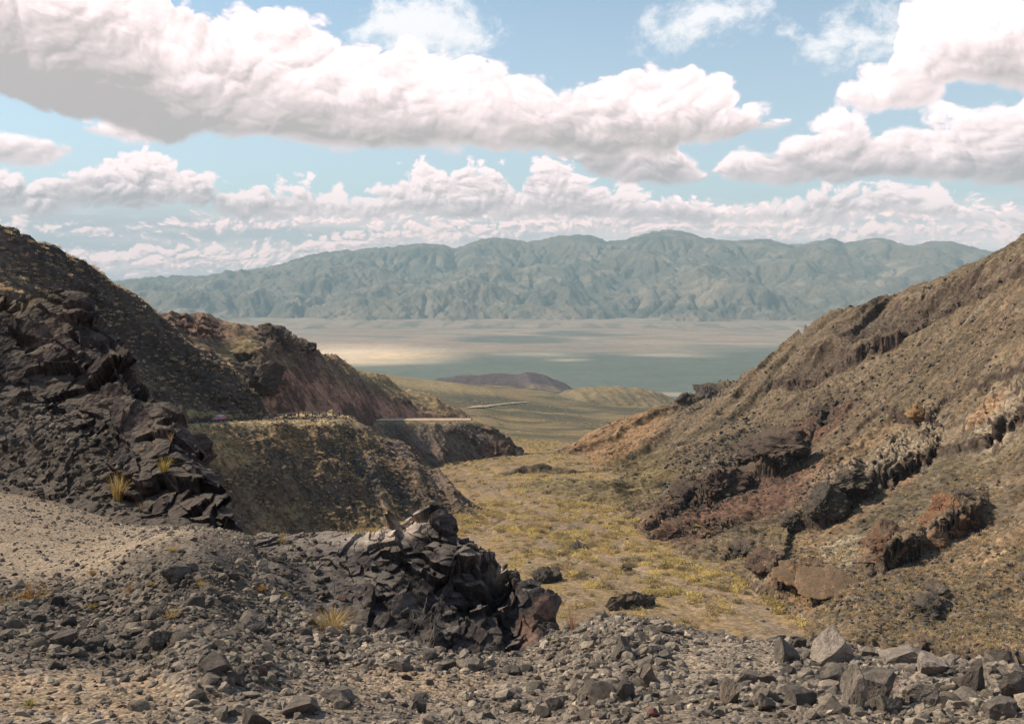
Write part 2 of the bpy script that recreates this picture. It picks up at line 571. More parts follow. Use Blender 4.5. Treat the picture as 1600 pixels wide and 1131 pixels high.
def plain(name, c, rough=0.6, metal=0.0, var=0.15, scale=6.0, spec=0.3):
    m = bpy.data.materials.new(name)
    m.use_nodes = True
    t = NT(m.node_tree)
    b = m.node_tree.nodes['Principled BSDF']
    tc = t.n('ShaderNodeTexCoord').outputs['Object']
    n = t.noise(tc, scale, 4, 0.6)
    mul = t.n('ShaderNodeVectorMath', operation='SCALE')
    mul.inputs[0].default_value = c
    t.put(mul.inputs['Scale'], t.rng(n, 0.25, 0.75, 1 - var, 1 + var))
    t.put(b.inputs['Base Color'], mul.outputs[0])
    b.inputs['Roughness'].default_value = rough
    b.inputs['Metallic'].default_value = metal
    b.inputs['Specular IOR Level'].default_value = spec
    return m


def dust_on(m, colour, scale, lo=.70, hi=.92):
    """scree and dust lie on the flat tops of the rock"""
    t = NT(m.node_tree)
    b = m.node_tree.nodes['Principled BSDF']
    src = b.inputs['Base Color'].links[0].from_socket
    g = t.n('ShaderNodeNewGeometry')
    sp = t.n('ShaderNodeSeparateXYZ')
    t.put(sp.inputs[0], g.outputs['True Normal'])
    n = t.noise(t.n('ShaderNodeTexCoord').outputs['Object'], scale, 4, .6)
    f = t.rng(t.m('MULTIPLY_ADD', t.m('SUBTRACT', n, .5), .5, sp.outputs[2]), lo, hi, 0, .6, True)
    t.put(b.inputs['Base Color'], t.mix(f, src, colour))


# ================================================================== THE LAND
# ---------------------------------------------------------------- foreground shelf
fg = Patch('ground', [
    [(-400, None, 1.6, -1.9), (2000, None, 1.6, -1.9)],
    [(-400, 1131, 5.6), (800, 1131, 5.5), (2000, 1131, 5.4)],
    [(-400, 975, 10.0), (0, 965, 10.0), (200, 955, 9.9), (300, 962, 9.6), (450, 1000, 8.9), (620, 1060, 7.8), (800, 1064, 7.5), (960, 1045, 7.7), (1200, 1052, 7.5), (1600, 1092, 6.6), (2000, 1100, 6.4)],
    [(-400, 900, 14.0), (0, 890, 13.6), (100, 880, 13.5), (200, 868, 13.2), (300, 852, 13.2), (400, 888, 11.9), (450, 938, 10.5), (500, 965, 10.0), (620, 996, 9.4), (740, 1030, 8.9), (800, 1024, 9.0), (870, 982, 9.6), (960, 972, 9.9),
     (1090, 990, 9.6), (1200, 1000, 9.4), (1330, 1008, 9.2), (1450, 1032, 8.8), (1600, 1060, 8.3), (2000, 1100, 7.8)],
    [(-400, 800, 18.0), (0, 815, 17.5), (100, 830, 17.0), (200, 842, 16.3), (300, 843, 15.5), (380, 856, 14.5), (430, None, 13.0, -5.0), (500, None, 12.5, -5.4), (600, None, 12.0, -5.7), (740, None, 11.6, -5.9), (850, None, 12.0, -6.2),
     (900, None, 12.5, -6.8), (1000, None, 13.0, -7.8), (1600, None, 12.0, -7.8), (2000, None, 12.0, -8.0)],
    [(-400, 735, 28.0), (0, 766, 25.0), (100, 785, 23.5), (210, 820, 20.5), (300, 829, 19.5), (380, 836, 18.8), (430, 840, 17.8), (500, None, 15.5, -4.9), (600, None, 15.0, -5.5), (740, None, 15.0, -6.3), (850, None, 15.0, -7.2), (900, None, 16.0, -9.2),
     (1000, None, 17.0, -11.5), (1600, None, 16.0, -11.5), (2000, None, 16.0, -12)],
    [(-400, None, 36, -6.5), (0, None, 33, -6.8), (210, None, 28, -7.5), (380, None, 25, -9.0), (430, None, 24, -9.5), (600, None, 23, -11.5), (850, None, 24, -15), (1000, None, 26, -19), (2000, None, 26, -19)],
    [(-400, None, 70, -38), (2000, None, 60, -48)],
], [40, 110, 90, 60, 60, 30, 10], -330, 1930, 0.07)
x, y, z = fg.flat()
px, py = [a.ravel() for a in fg.px()]
pad = np.clip(sstep(470, 330, px) * sstep(905, 850, py) + blob(px, py, 60, 850, 330, 60), 0, 1)
rough_ = 1 - 0.85 * pad
dz = (fbm(x * .5, y * .5, 3, 3) * .10 + fbm(x * 1.7, y * 1.7, 4, 9) * .035 + fbm(x * 6, y * 6, 3, 21) * .012) * rough_
fg.Z += dz.reshape(fg.shape)
fg.Z += (.42 * blob(px, py, 285, 915, 95, 62, 0, .85) + .22 * blob(px, py, 340, 1045, 80, 40, 0, .8) + .10 * blob(px, py, 968, 1040, 60, 60, 0, .85)).reshape(fg.shape)
px, py = [a.ravel() for a in fg.px()]
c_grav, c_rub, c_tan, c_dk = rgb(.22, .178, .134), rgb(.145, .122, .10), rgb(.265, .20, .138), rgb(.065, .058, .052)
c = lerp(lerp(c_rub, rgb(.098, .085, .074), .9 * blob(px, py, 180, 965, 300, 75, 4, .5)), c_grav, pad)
c = lerp(c, c_tan, .8 * blob(px, py, 120, 1085, 190, 40) + .6 * blob(px, py, 300, 990, 60, 18) + .55 * blob(px, py, 640, 1065, 140, 30))
c = lerp(c, rgb(.225, .19, .15), .8 * blob(px, py, 1130, 1035, 120, 40))
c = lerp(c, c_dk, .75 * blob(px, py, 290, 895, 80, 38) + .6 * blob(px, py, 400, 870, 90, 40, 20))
m_ground = earth('rubble ground', 1.1, 9.0, 45.0, .02, var=.28, grit=.6)
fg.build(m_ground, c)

# ---------------------------------------------------------------- dark crag on the left
cl = Patch('cliff', [
    [(-400, 800, 24), (0, 800, 23.0), (100, 812, 21.5), (210, 836, 19.3), (300, 846, 18.4), (385, 856, 17.9), (440, 880, 18.0)],
    [(-400, 760, 25.5), (0, 752, 24.6), (100, 766, 23.2), (210, 806, 20.2), (300, 812, 19.4), (385, 842, 18.4), (440, 890, 18.6)],
    [(-400, 620, 27.5), (0, 640, 26.5), (100, 680, 24.8), (200, 730, 22.3), (300, 770, 20.4), (380, 818, 18.9), (440, 900, 19)],
    [(-400, 500, 30.0), (0, 545, 28.6), (100, 570, 27.5), (200, 650, 24.6), (290, 715, 22.2), (350, 760, 21), (385, 822, 19.3), (440, 905, 19.6)],
    [(-400, 360, 34), (-150, 430, 32.5), (0, 468, 31.5), (30, 474, 31), (60, 452, 30.8), (90, 458, 30.5), (120, 470, 30), (135, 500, 29.5), (165, 512, 29), (200, 548, 28), (225, 580, 27.2), (255, 606, 26.4), (272, 640, 25.6), (284, 668, 25), (300, 692, 24.4), (345, 730, 23), (368, 775, 21.6), (384, 815, 20.4),
     (400, 860, 20.2), (440, 910, 20)],
    [(-400, None, 44, -2), (0, None, 40, -5), (200, None, 36, -9), (300, None, 30, -10), (400, None, 25, -11), (440, None, 25, -12)],
    [(-400, None, 90, -30), (440, None, 70, -48)],
], [14, 60, 60, 70, 24, 8], -330, 440, 0.055)
P3 = cl.pts()
px, py = [a.ravel() for a in cl.px()]
Q = P3 * np.array((1, 1, 1.25))
wob = np.stack([fbm(P3[:, 0] * .6 + k, P3[:, 2] * .6 + P3[:, 1] * .5, 2, 40 + k) for k in range(3)], 1) * .25
rowc = np.repeat(np.arange(cl.shape[0]), cl.shape[1])
edge = sstep(430, 350, px) * (.15 + .85 * sstep(6, 50, rowc))
ncl = cl.normals().reshape(-1, 3)
rk = facet(Q + wob, 3.4, 1, .5, .28) * .28 + facet(Q + wob, 1.25, 2, .55, .3) * .36 + facet(Q, .5, 3, .8, .36) * .30
scree = blob(px, py, 40, 690, 140, 60, 30) * .75
cl.push(((rk - .22) * (1 - scree) * edge + fbm(P3[:, 0] * 2.5, P3[:, 2] * 2.5 + P3[:, 1], 3, 8) * .03))
px, py = [a.ravel() for a in cl.px()]
c = np.tile(rgb(.036, .030, .030), (len(px), 1))
n = fbm(P3[:, 0] * .7, P3[:, 2] * .7 + P3[:, 1] * .3, 4, 77)
c = lerp(c, rgb(.095, .074, .064), sstep(.1, .7, n) * .8)
c = lerp(c, rgb(.068, .060, .053), scree)
c = lerp(c, rgb(.15, .12, .075), .5 * blob(px, py, 30, 450, 60, 40))
m_cliff = earth('dark fractured rock', .5, 3.2, 8.0, .10, var=.42, grit=.3)
cl.build(m_cliff, c, smooth=False)
dust_on(m_cliff, (.11, .09, .072, 1), 1.5)

# ---------------------------------------------------------------- wash floor and the alluvial fan it runs out into
WZ = lambda r: -37 - .115 * r
wa = Patch('dry_wash', [
    [(-300, None, 45, -42), (2000, None, 45, -42)],
    [(-300, None, 150, WZ(150)), (2000, None, 150, WZ(150))],
    [(-300, None, 300, WZ(300)), (2000, None, 300, WZ(300))],
    [(-300, None, 600, WZ(600)), (2000, None, 600, WZ(600))],
    [(-300, 655, 1050), (550, 655, 1050), (800, 672, 1000), (1000, 680, 1000), (1300, 680, 1000), (2000, 690, 1000)],
    [(-300, 600, 1800), (550, 612, 1800), (700, 622, 1800), (800, 634, 1800), (1000, 648, 1800), (1300, 655, 1800), (2000, 660, 1800)],
    [(-300, 560, 2500), (540, 574, 2600), (580, 580, 2700), (620, 587, 2800), (700, 597, 3000), (800, 604, 3000), (900, 616, 3000), (1000, 626, 3000), (1100, 634, 3000), (1300, 645, 3000), (2000, 650, 3000)],
    [(-300, None, 4600, -620), (2000, None, 4600, -640)],
], [60, 140, 130, 60, 60, 60, 14], -100, 1900, 0.075)
x, y, z = wa.flat()
r = np.hypot(x, y)
near = sstep(900, 500, r)
# braided channels and low terraces that follow the canyon
mer = x - (22 * np.sin(y / 70.0) + 9 * np.sin(y / 23.0 + 1)) + .02 * y
chan = fbm(mer / 26.0, y / 120.0, 4, 50)
wa.Z += ((.55 * sstep(.03, .3, np.abs(chan)) - .4) * near + fbm(x / 9, y / 9, 4, 51) * .35 * near + fbm(x / 160, y / 400, 4, 52) * 3 * sstep(700, 1500, r)
         + (ridged(x / 90 + y / 900, y / 1500, 4, 53) - .8) * 2.2 * sstep(650, 1200, r)).reshape(wa.shape)
px, py = [a.ravel() for a in wa.px()]
c = np.tile(rgb(.19, .142, .090), (len(px), 1))
c = lerp(c, rgb(.24, .172, .075), sstep(-.1, .5, fbm(x / 22, y / 30, 4, 54)) * near * .8)
sand = sstep(.16, .05, np.abs(chan)) * near
c = lerp(c, rgb(.20, .155, .115), sand * .7)
far = sstep(620, 950, r)
c = lerp(c, rgb(.165, .128, .068), far)
st = fbm(x / 420 + y / 2500, y / 190 - x / 2600, 4, 55)
c = lerp(c, rgb(.060, .060, .040), far * sstep(.0, .35, st) * .9)
c = lerp(c, rgb(.062, .060, .040), far * np.clip(blob(px, py, 690, 612, 150, 5, 7, .7) + blob(px, py, 800, 632, 120, 4, 6, .7) + blob(px, py, 880, 655, 150, 4, 5, .7) + blob(px, py, 960, 640, 90, 4, 8, .7), 0, 1) * .8)
c = lerp(c, rgb(.24, .19, .10), far * blob(px, py, 640, 596, 120, 10, 8) * .6)
m_wash = earth('wash gravel', .05, .5, 1.6, .12, var=.25, grit=.35)
wa.build(m_wash, c)

# ---------------------------------------------------------------- the long hillside on the right
rh = Patch('right_hillside', [
    [(760, None, 395, WZ(395) - 6), (815, None, 365, WZ(365) - 5), (870, None, 345, WZ(345) - 5), (960, None, 318, WZ(318) - 5), (1000, None, 255, WZ(255) - 4), (1080, None, 222, WZ(222) - 4), (1150, None, 196, WZ(196) - 4), (1230, None, 165, WZ(165) - 3),
     (1300, None, 140, WZ(140) - 2), (1400, None, 122, WZ(122) - 2), (1500, None, 120, WZ(120) - 2), (1600, None, 100, -46), (2000, None, 80, -40)],
    [(760, None, 397, WZ(397) - 6), (800, None, 380, WZ(380) - 3), (840, 771, 366), (870, 774, 354), (960, 788, 327), (1000, 828, 264), (1080, 858, 230), (1150, 888, 204), (1230, 918, 183), (1300, 948, 165), (1400, 983, 148), (1500, 1015, 132), (1600, 1042, 116), (2000, 1120, 95)],
    [(760, None, 500, WZ(500) - 8), (820, None, 540, WZ(540) - 5), (850, 726, 550), (900, 735, 500), (960, 745, 440), (1000, 764, 385), (1080, 795, 308), (1150, 822, 262), (1230, 850, 234), (1300, 868, 212), (1400, 890, 190), (1500, 916, 170), (1600, 938, 154), (2000, 1000, 122)],
    [(760, None, 560, WZ(560) - 4), (850, 718, 596), (900, 700, 606), (960, 690, 590), (1000, 696, 535), (1080, 704, 448), (1150, 712, 396), (1230, 720, 356), (1300, 725, 326), (1400, 730, 292), (1500, 730, 262), (1600, 722, 240), (2000, 680, 190)],
    [(760, None, 600, WZ(600) - 5), (850, 715, 620), (880, 700, 640), (920, 676, 655), (960, 656, 670), (1010, 639, 680), (1060, 627, 685), (1085, 617, 685), (1110, 611, 676), (1140, 603, 656), (1180, 580, 620), (1240, 540, 580), (1300, 501, 540), (1340, 486, 522), (1380, 478, 508), (1420, 468, 490),
     (1460, 453, 470), (1500, 437, 450), (1550, 412, 432), (1600, 387, 416), (1800, 270, 390), (2000, 170, 370)],
    [(760, None, 700, -160), (900, None, 860, -190), (1060, None, 900, -190), (1300, None, 760, -90), (1600, None, 620, -20), (2000, None, 560, 30)],
], [24, 150, 210, 360, 20], 770, 1900, 0.055)
x, y, z = rh.flat()
# down-slope runs to the left; gullies follow it
s_dn, s_ac = -.93 * x - .37 * y, .37 * x * -1 + .93 * y
px, py = [a.ravel() for a in rh.px()]
crestfade = np.ones(len(px))
g1 = ridged(s_ac / 38 + .35 * fbm(x / 40, y / 40, 3, 60), s_dn / 190, 4, 61)
g2 = ridged(s_ac / 11 + .4 * fbm(x / 14, y / 14, 3, 62), s_dn / 60, 4, 63)
am = sstep(250, 520, np.hypot(x, y)) * .5 + .5
rh.Z += (fbm(s_ac / 75, s_dn / 200, 2, 59) * 6.0 * am + (g1 - .9) * 5.0 * am + (g2 - .9) * .9 * am + fbm(x / 9, y / 9, 5, 64) * .75 + fbm(x / 2.6, y / 2.6, 3, 65) * .22).reshape(rh.shape)
x, y, z = rh.flat()
px, py = [a.ravel() for a in rh.px()]
# rock benches: gentle on top, breaking off in steep faces towards the wash
BENCH = [
    [(960, 838, 0), (1000, 832, 6), (1045, 806, 12), (1084, 784, 20), (1118, 772, 40), (1140, 764, 40), (1156, 754, 16), (1178, 748, 20), (1196, 738, 42), (1236, 726, 46), (1256, 706, 16), (1275, 668, 8), (1290, 654, 26), (1312, 646, 6), (1400, 600, 0)],
    [(1120, 880, 0), (1145, 868, 14), (1168, 866, 12), (1180, 892, 22), (1222, 890, 20), (1232, 832, 22), (1262, 822, 30), (1284, 824, 54), (1306, 806, 54), (1340, 782, 46), (1370, 766, 26), (1420, 742, 26), (1450, 716, 20), (1500, 700, 10), (1540, 696, 12), (1585, 660, 14), (1640, 630, 8), (1700, 600, 0)],
    [(1350, 896, 0), (1366, 890, 26), (1400, 884, 44), (1430, 872, 36), (1452, 856, 34), (1490, 838, 52), (1528, 824, 40), (1546, 816, 4), (1570, 810, 0)],
    [(1150, 625, 0), (1180, 614, 3), (1240, 592, 14), (1290, 588, 26), (1330, 566, 24), (1362, 550, 28), (1392, 538, 22), (1420, 510, 22), (1480, 486, 18), (1560, 446, 12), (1640, 400, 12), (1900, 250, 0)],
    [(1205, 912, 0), (1230, 924, 26), (1262, 920, 32), (1284, 938, 20), (1320, 930, 4), (1340, 925, 0)],
    [(1320, 1012, 0), (1360, 1014, 14), (1440, 1026, 22), (1500, 1038, 20), (1560, 1048, 34), (1620, 1056, 34), (1720, 1064, 0)],
    [(1300, 700, 0), (1380, 640, 6), (1430, 664, 22), (1452, 658, 16), (1480, 620, 6), (1560, 590, 8), (1700, 540, 0)],
]
rr_ = np.hypot(x, y)
jag = fbm(px / 18, py / 40, 3, 160) * 5 + fbm(px / 6, py / 12, 2, 161) * 1.0
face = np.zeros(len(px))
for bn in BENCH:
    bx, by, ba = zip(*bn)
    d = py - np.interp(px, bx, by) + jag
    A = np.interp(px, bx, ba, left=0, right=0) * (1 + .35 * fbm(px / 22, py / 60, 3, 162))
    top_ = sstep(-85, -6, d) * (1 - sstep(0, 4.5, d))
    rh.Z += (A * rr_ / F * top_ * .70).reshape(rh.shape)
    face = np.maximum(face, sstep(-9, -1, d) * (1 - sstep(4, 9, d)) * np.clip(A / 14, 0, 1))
x, y, z = rh.flat()
rh.push(face * (facet(rh.pts(), 6, 163, .8, .4) * .20 + facet(rh.pts(), 2.4, 164, .8, .4) * .28 + facet(rh.pts(), 1.0, 165, .8, .4) * .3))
# fluted badland steps, cut into the slope
flute = np.clip(blob(px, py, 1420, 705, 72, 32, -40, .6) + blob(px, py, 1560, 655, 64, 40, -48, .6) + .5 * blob(px, py, 1305, 765, 50, 30, -30, .6), 0, 1)
fl = np.abs(noise2(px / 10.0 + py / 26.0 + .8 * fbm(x / 10, y / 10, 3, 66), py / 90.0, 66)) * 2
rh.push((fl - .75) * 2.4 * (.5 + .7 * np.clip(fbm(x / 12, y / 12, 3, 68) + .5, 0, 1)) * flute + fbm(x / 3, y / 3, 4, 67) * .5 * flute)
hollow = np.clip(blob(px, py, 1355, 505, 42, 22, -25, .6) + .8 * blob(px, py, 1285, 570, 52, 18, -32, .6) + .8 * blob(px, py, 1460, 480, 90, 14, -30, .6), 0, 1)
rkk = facet(rh.pts(), 9, 68, .8, .4) * .5 + facet(rh.pts(), 3.5, 69, .8, .4) * .5
rough_r = np.clip(hollow + .7 * blob(px, py, 1090, 800, 95, 60, -25, .5) + .5 * blob(px, py, 1230, 660, 150, 30, -30, .5), 0, 1)
rh.push(rkk * rough_r * .5)
rh.Z -= (hollow * 8).reshape(rh.shape)
px, py = [a.ravel() for a in rh.px()]
c = np.tile(rgb(.114, .089, .063), (len(px), 1))
c = lerp(c, rgb(.088, .074, .050), sstep(-.3, .5, fbm(s_ac / 30, s_dn / 130, 4, 70)) * .8)
c = lerp(c, rgb(.150, .113, .078), sstep(.1, .6, fbm(s_ac / 16, s_dn / 150, 4, 71)) * .8)
c = lerp(c, rgb(.135, .110, .055), .7 * blob(px, py, 930, 755, 130, 45, -10))
c = lerp(c, rgb(.215, .138, .078), .9 * blob(px, py, 960, 678, 85, 40, -28))
c = lerp(c, rgb(.098, .054, .040), .85 * np.clip(blob(px, py, 1100, 795, 110, 42, -25) + blob(px, py, 1240, 690, 110, 22, -32) + blob(px, py, 1250, 760, 90, 30, -28), 0, 1))
c = lerp(c, rgb(.165, .118, .075), .85 * np.clip(blob(px, py, 1360, 690, 110, 16, -30) + blob(px, py, 1290, 830, 120, 14, -32) + blob(px, py, 1530, 870, 120, 18, -28), 0, 1))
c = lerp(c, rgb(.225, .185, .135), .85 * flute)
c = lerp(c, rgb(.24, .135, .07), .6 * np.clip(blob(px, py, 1420, 735, 14, 26, 20) + blob(px, py, 1540, 640, 40, 12, -45), 0, 1))
c = lerp(c, rgb(.235, .20, .15), .85 * blob(px, py, 1310, 870, 50, 26, -30))
c = lerp(c, rgb(.165, .10, .058), .8 * np.clip(blob(px, py, 1250, 895, 45, 30, -20) + blob(px, py, 1290, 925, 60, 18, -15), 0, 1))
c = lerp(c, rgb(.05, .042, .036), .85 * hollow)  # shadow inside the hollows is painted into the albedo
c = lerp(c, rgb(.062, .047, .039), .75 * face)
c = lerp(c, rgb(.118, .092, .064), .7 * blob(px, py, 1500, 960, 220, 60))
m_rh = earth('scree hillside', .06, .45, 1.1, .25, rock=(.065, .049, .040), slope=(.42, .62), var=.3, grit=.42, streak=(math.atan2(.37, .93), .02, .22))
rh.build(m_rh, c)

# ---------------------------------------------------------------- hillside above the road on the left
lh = Patch('left_hillside', [
    [(-500, None, 170, -50), (0, None, 222, -49), (200, None, 256, -49), (290, None, 282, -51), (350, None, 295, -52), (420, None, 314, -56), (460, None, 330, -62)],
    [(-500, 720, 180), (0, 680, 235), (200, 666, 268), (290, 658, 290), (350, 652, 302), (420, 650.5, 320), (460, 672, 334)],
    [(-500, 420, 215), (0, 500, 262), (200, 585, 288), (290, 614, 302), (350, 634, 309), (420, 650.5, 322), (460, 674, 337)],
    [(-500, 280, 250), (-200, 380, 268), (0, 424, 280), (60, 440, 285), (130, 480, 292), (200, 520, 302), (270, 562, 310), (320, 590, 313), (370, 616, 316), (420, 649, 323), (460, 676, 339)],
    [(-500, 90, 330), (-200, 268, 312), (0, 348, 308), (30, 358, 308), (60, 373, 309), (85, 383, 311), (110, 399, 314), (150, 426, 319), (185, 447, 323), (220, 468, 326), (250, 488, 328), (300, 536, 328), (330, 558, 327), (350, 568, 326), (385, 603, 325), (405, 626, 325), (420, 648, 325), (460, 680, 341)],
    [(-500, None, 420, 20), (0, None, 385, -18), (200, None, 390, -50), (460, None, 390, -75)],
], [8, 90, 70, 80, 14], -330, 460, 0.05)
x, y, z = lh.flat()
px, py = [a.ravel() for a in lh.px()]
e = sstep(440, 400, px)
P3 = lh.pts()
rib = np.clip(blob(px, py, 330, 590, 80, 26, 38, .5) + blob(px, py, 180, 490, 120, 14, 38, .5) + blob(px, py, 60, 385, 110, 16, 33, .5), 0, 1)
lh.Z += ((fbm(x / 24, y / 24, 4, 80) * 2.0 + fbm(x / 6, y / 6, 4, 81) * .7) * e + (ridged((x - y * .4) / 22, (y + x) / 120, 4, 82) - .9) * 2.2 * e).reshape(lh.shape)
crl = 1 - .8 * sstep(215, 245, np.repeat(np.arange(lh.shape[0]), lh.shape[1]))
lh.push((facet(P3, 7, 83, .7, .35) * .28 + facet(P3, 2.6, 84, .8, .4) * .4) * (.15 + .85 * rib) * e * crl)
c = np.tile(rgb(.066, .052, .040), (len(px), 1))
c = lerp(c, rgb(.105, .080, .05), sstep(.0, .5, fbm((x - y) / 30, (x + y) / 90, 4, 85)) * .7)
c = lerp(c, rgb(.055, .046, .043), rib * .85)
c = lerp(c, rgb(.20, .165, .085), .8 * blob(px, py, 300, 648, 90, 9, 5))
m_lh = earth('stony dark hillside', .07, .5, 1.0, .22, rock=(.05, .043, .04), slope=(.45, .7), var=.35, grit=.42, streak=(.6, .03, .2))
lh.build(m_lh, c)

# ---------------------------------------------------------------- bench that carries the road and the slope below it
rd = Patch('embankment', [
    [(150, None, 205, -66), (300, None, 222, -68), (400, None, 228, -69), (600, None, 250, -72), (700, None, 268, -74), (785, None, 270, -77), (860, None, 275, -80)],
    [(150, 925, 215), (300, 900, 232), (400, 880, 238), (500, 865, 250), (600, 850, 262), (700, 830, 284), (760, 820, 288), (785, 824, 284), (806, 836, 286), (860, 880, 290)],
    [(150, 678, 246), (240, 668, 256), (290, 663, 267), (350, 660, 280), (440, 657.5, 300), (530, 655, 325), (556, 659, 338), (590, 674, 338), (620, 692, 335), (650, 714, 330), (680, 737, 323), (740, 782, 308), (770, 797, 300), (792, 807, 296), (806, 816, 295), (825, 838, 296), (860, 870, 298)],
    [(150, 676.5, 249), (240, 667, 259.5), (290, 662, 270.5), (350, 659, 284), (440, 656.6, 304), (530, 654.3, 329), (556, 658.5, 345), (590, 684, 345), (620, 702, 341), (650, 726, 336), (680, 752, 329), (740, 802, 314), (785, 820, 304), (806, 834, 302), (860, 890, 304)],
    [(150, None, 260, -38.4), (240, None, 269, -38.8), (290, None, 281, -39.0), (350, None, 295, -40.4), (440, None, 316, -42.7), (530, None, 350, -47.2), (556, None, 372, -52.6), (620, None, 370, -82), (785, None, 330, -84), (860, None, 330, -86)],
    [(150, None, 275, -44), (350, None, 330, -52), (440, None, 370, -56), (530, None, 430, -63), (556, None, 470, -70), (620, None, 470, -94), (785, None, 400, -92), (860, None, 400, -95)],
], [14, 150, 16, 24, 10], 140, 850, 0.05)
x, y, z = rd.flat()
px, py = [a.ravel() for a in rd.px()]
rowi = np.repeat(np.arange(rd.shape[0]), rd.shape[1])
sl = sstep(164, 140, rowi) + sstep(190, 205, rowi)
sl = np.clip(sl + sstep(560, 600, px), 0, 1)
rd.Z += (sl * (fbm(x / 14, y / 14, 4, 90) * 1.2 + fbm(x / 4, y / 4, 4, 91) * .5 + (ridged((x + .3 * y) / 16, y / 70, 4, 92) - .9) * 1.6)).reshape(rd.shape)
P3 = rd.pts()
rd.push(facet(P3, 2.2, 93, .8, .4) * .25 * sl)
c = np.tile(rgb(.108, .080, .056), (len(px), 1))
c = lerp(c, rgb(.19, .140, .078), sstep(-.1, .5, fbm((x - y * .5) / 14, (x + y) / 60, 4, 94)) * .8)
c = lerp(c, rgb(.06, .054, .050), .75 * np.clip(blob(px, py, 590, 750, 110, 22, 38, .6) + .7 * blob(px, py, 470, 740, 110, 18, 36, .6) + .8 * blob(px, py, 700, 795, 80, 14, 25, .6), 0, 1))
c = lerp(c, rgb(.105, .085, .078), .9 * blob(px, py, 668, 738, 120, 11, 38, .5))
c = lerp(c, rgb(.30, .235, .13), .9 * sstep(674, 662, py) * sstep(570, 540, px))
c = lerp(c, rgb(.23, .185, .10), .7 * blob(px, py, 330, 690, 70, 14, 30))
m_rd = earth('stony scrub slope', .08, .5, 1.2, .2, var=.35, grit=.5, streak=(.5, .04, .25))
rd.build(m_rd, c)

# second spur carrying the road further down
sp2 = Patch('spur', [
    [(480, None, 410, -95), (540, None, 418, -93), (600, None, 448, -96), (690, None, 498, -103), (760, None, 545, -109), (830, None, 585, -113), (870, None, 590, -116)],
    [(480, 770, 420), (540, 758, 430), (600, 744, 462), (690, 732, 512), (760, 722, 562), (830, 716.5, 600), (870, 730, 606)],
    [(480, 662, 440), (540, 660.5, 478), (600, 659.5, 520), (700, 658.5, 580), (738, 658, 600), (770, 673, 605), (800, 692, 606), (818, 706, 606), (832, 717, 607), (870, 745, 610)],
    [(480, 660.5, 446), (540, 659, 486), (600, 658.2, 529), (700, 657.4, 592), (738, 657.2, 612), (770, 678, 615), (800, 700, 616), (832, 730, 617), (870, 760, 619)],
    [(480, None, 470, -69), (540, None, 505, -72), (600, None, 548, -77.4), (700, None, 620, -87), (738, None, 650, -93), (800, None, 660, -116), (870, None, 680, -125)],
    [(480, None, 560, -100), (870, None, 760, -150)],
], [8, 70, 10, 12, 6], 485, 868, 0.05)
x, y, z = sp2.flat()
px, py = [a.ravel() for a in sp2.px()]
rowi = np.repeat(np.arange(sp2.shape[0]), sp2.shape[1])
sl = np.clip(sstep(78, 60, rowi) + sstep(745, 770, px), 0, 1)
sp2.Z += (sl * (fbm(x / 16, y / 16, 4, 95) * 2.0 + (ridged((x * .8 + .3 * y) / 22, y / 90, 4, 96) - .9) * 3.5)).reshape(sp2.shape)
sp2.push(sl * facet(sp2.pts(), 6, 97, .8, .4) * .3 * (.3 + blob(px, py, 780, 700, 70, 26, 20)))
px, py = [a.ravel() for a in sp2.px()]
c = np.tile(rgb(.135, .108, .078), (len(px), 1))
c = lerp(c, rgb(.115, .088, .078), .8 * np.clip(blob(px, py, 660, 695, 60, 16, 35) + blob(px, py, 730, 690, 40, 26, 30), 0, 1))
c = lerp(c, rgb(.14, .065, .045), .8 * np.clip(blob(px, py, 775, 708, 26, 14, 15) + blob(px, py, 640, 705, 28, 10, 30), 0, 1))
c = lerp(c, rgb(.215, .165, .095), .7 * np.clip(sstep(664, 660, py) + blob(px, py, 620, 735, 90, 14, 8), 0, 1))
m_sp = earth('eroded spur', .05, .3, .8, .3, rock=(.09, .06, .05), var=.3, grit=.4, streak=(.5, .03, .16))
sp2.build(m_sp, c)

# ---------------------------------------------------------------- red hill beyond the road
red = Patch('red_hill', [
    [(50, None, 330, -70), (300, None, 345, -66), (430, None, 360, -66), (530, None, 410, -72), (600, None, 505, -86), (740, None, 590, -98), (790, None, 600, -110)],
    [(50, 665, 345), (300, 656, 362), (430, 651, 380), (470, 651, 398), (530, 653.5, 432), (600, 656.8, 532), (700, 657, 596), (740, 657.5, 615), (790, 700, 624)],
    [(50, 570, 375), (300, 575, 385), (350, 566, 392), (430, 580, 404), (480, 600, 428), (530, 612, 470), (600, 628, 556), (660, 640, 585), (700, 648, 605), (740, 658, 618), (790, 705, 630)],
    [(50, 400, 420), (100, 425, 420), (190, 452, 424), (230, 478, 424), (265, 495, 424), (310, 497, 430), (360, 508, 440), (400, 512, 446), (428, 510, 450), (446, 526, 455), (478, 535, 466), (488, 548, 474), (520, 560, 520), (560, 578, 560), (600, 592, 600), (640, 610, 624), (690, 630, 636), (725, 645, 630), (742, 659, 622), (790, 710, 636)],
    [(50, None, 600, -30), (300, None, 620, -70), (500, None, 720, -110), (790, None, 800, -150)],
], [8, 90, 100, 20], 40, 790, 0.05)
x, y, z = red.flat()
px, py = [a.ravel() for a in red.px()]
e = sstep(780, 730, px)
red.Z += (e * (fbm(x / 30, y / 30, 4, 100) * 1.3 + (ridged((x + .25 * y) / 34 + .3 * fbm(x / 30, y / 30, 3, 103), y / 130, 4, 101) - .9) * 3.2 * sstep(656, 630, py) + fbm(x / 7, y / 7, 4, 102) * .7)).reshape(red.shape)
P3 = red.pts()
px, py = [a.ravel() for a in red.px()]
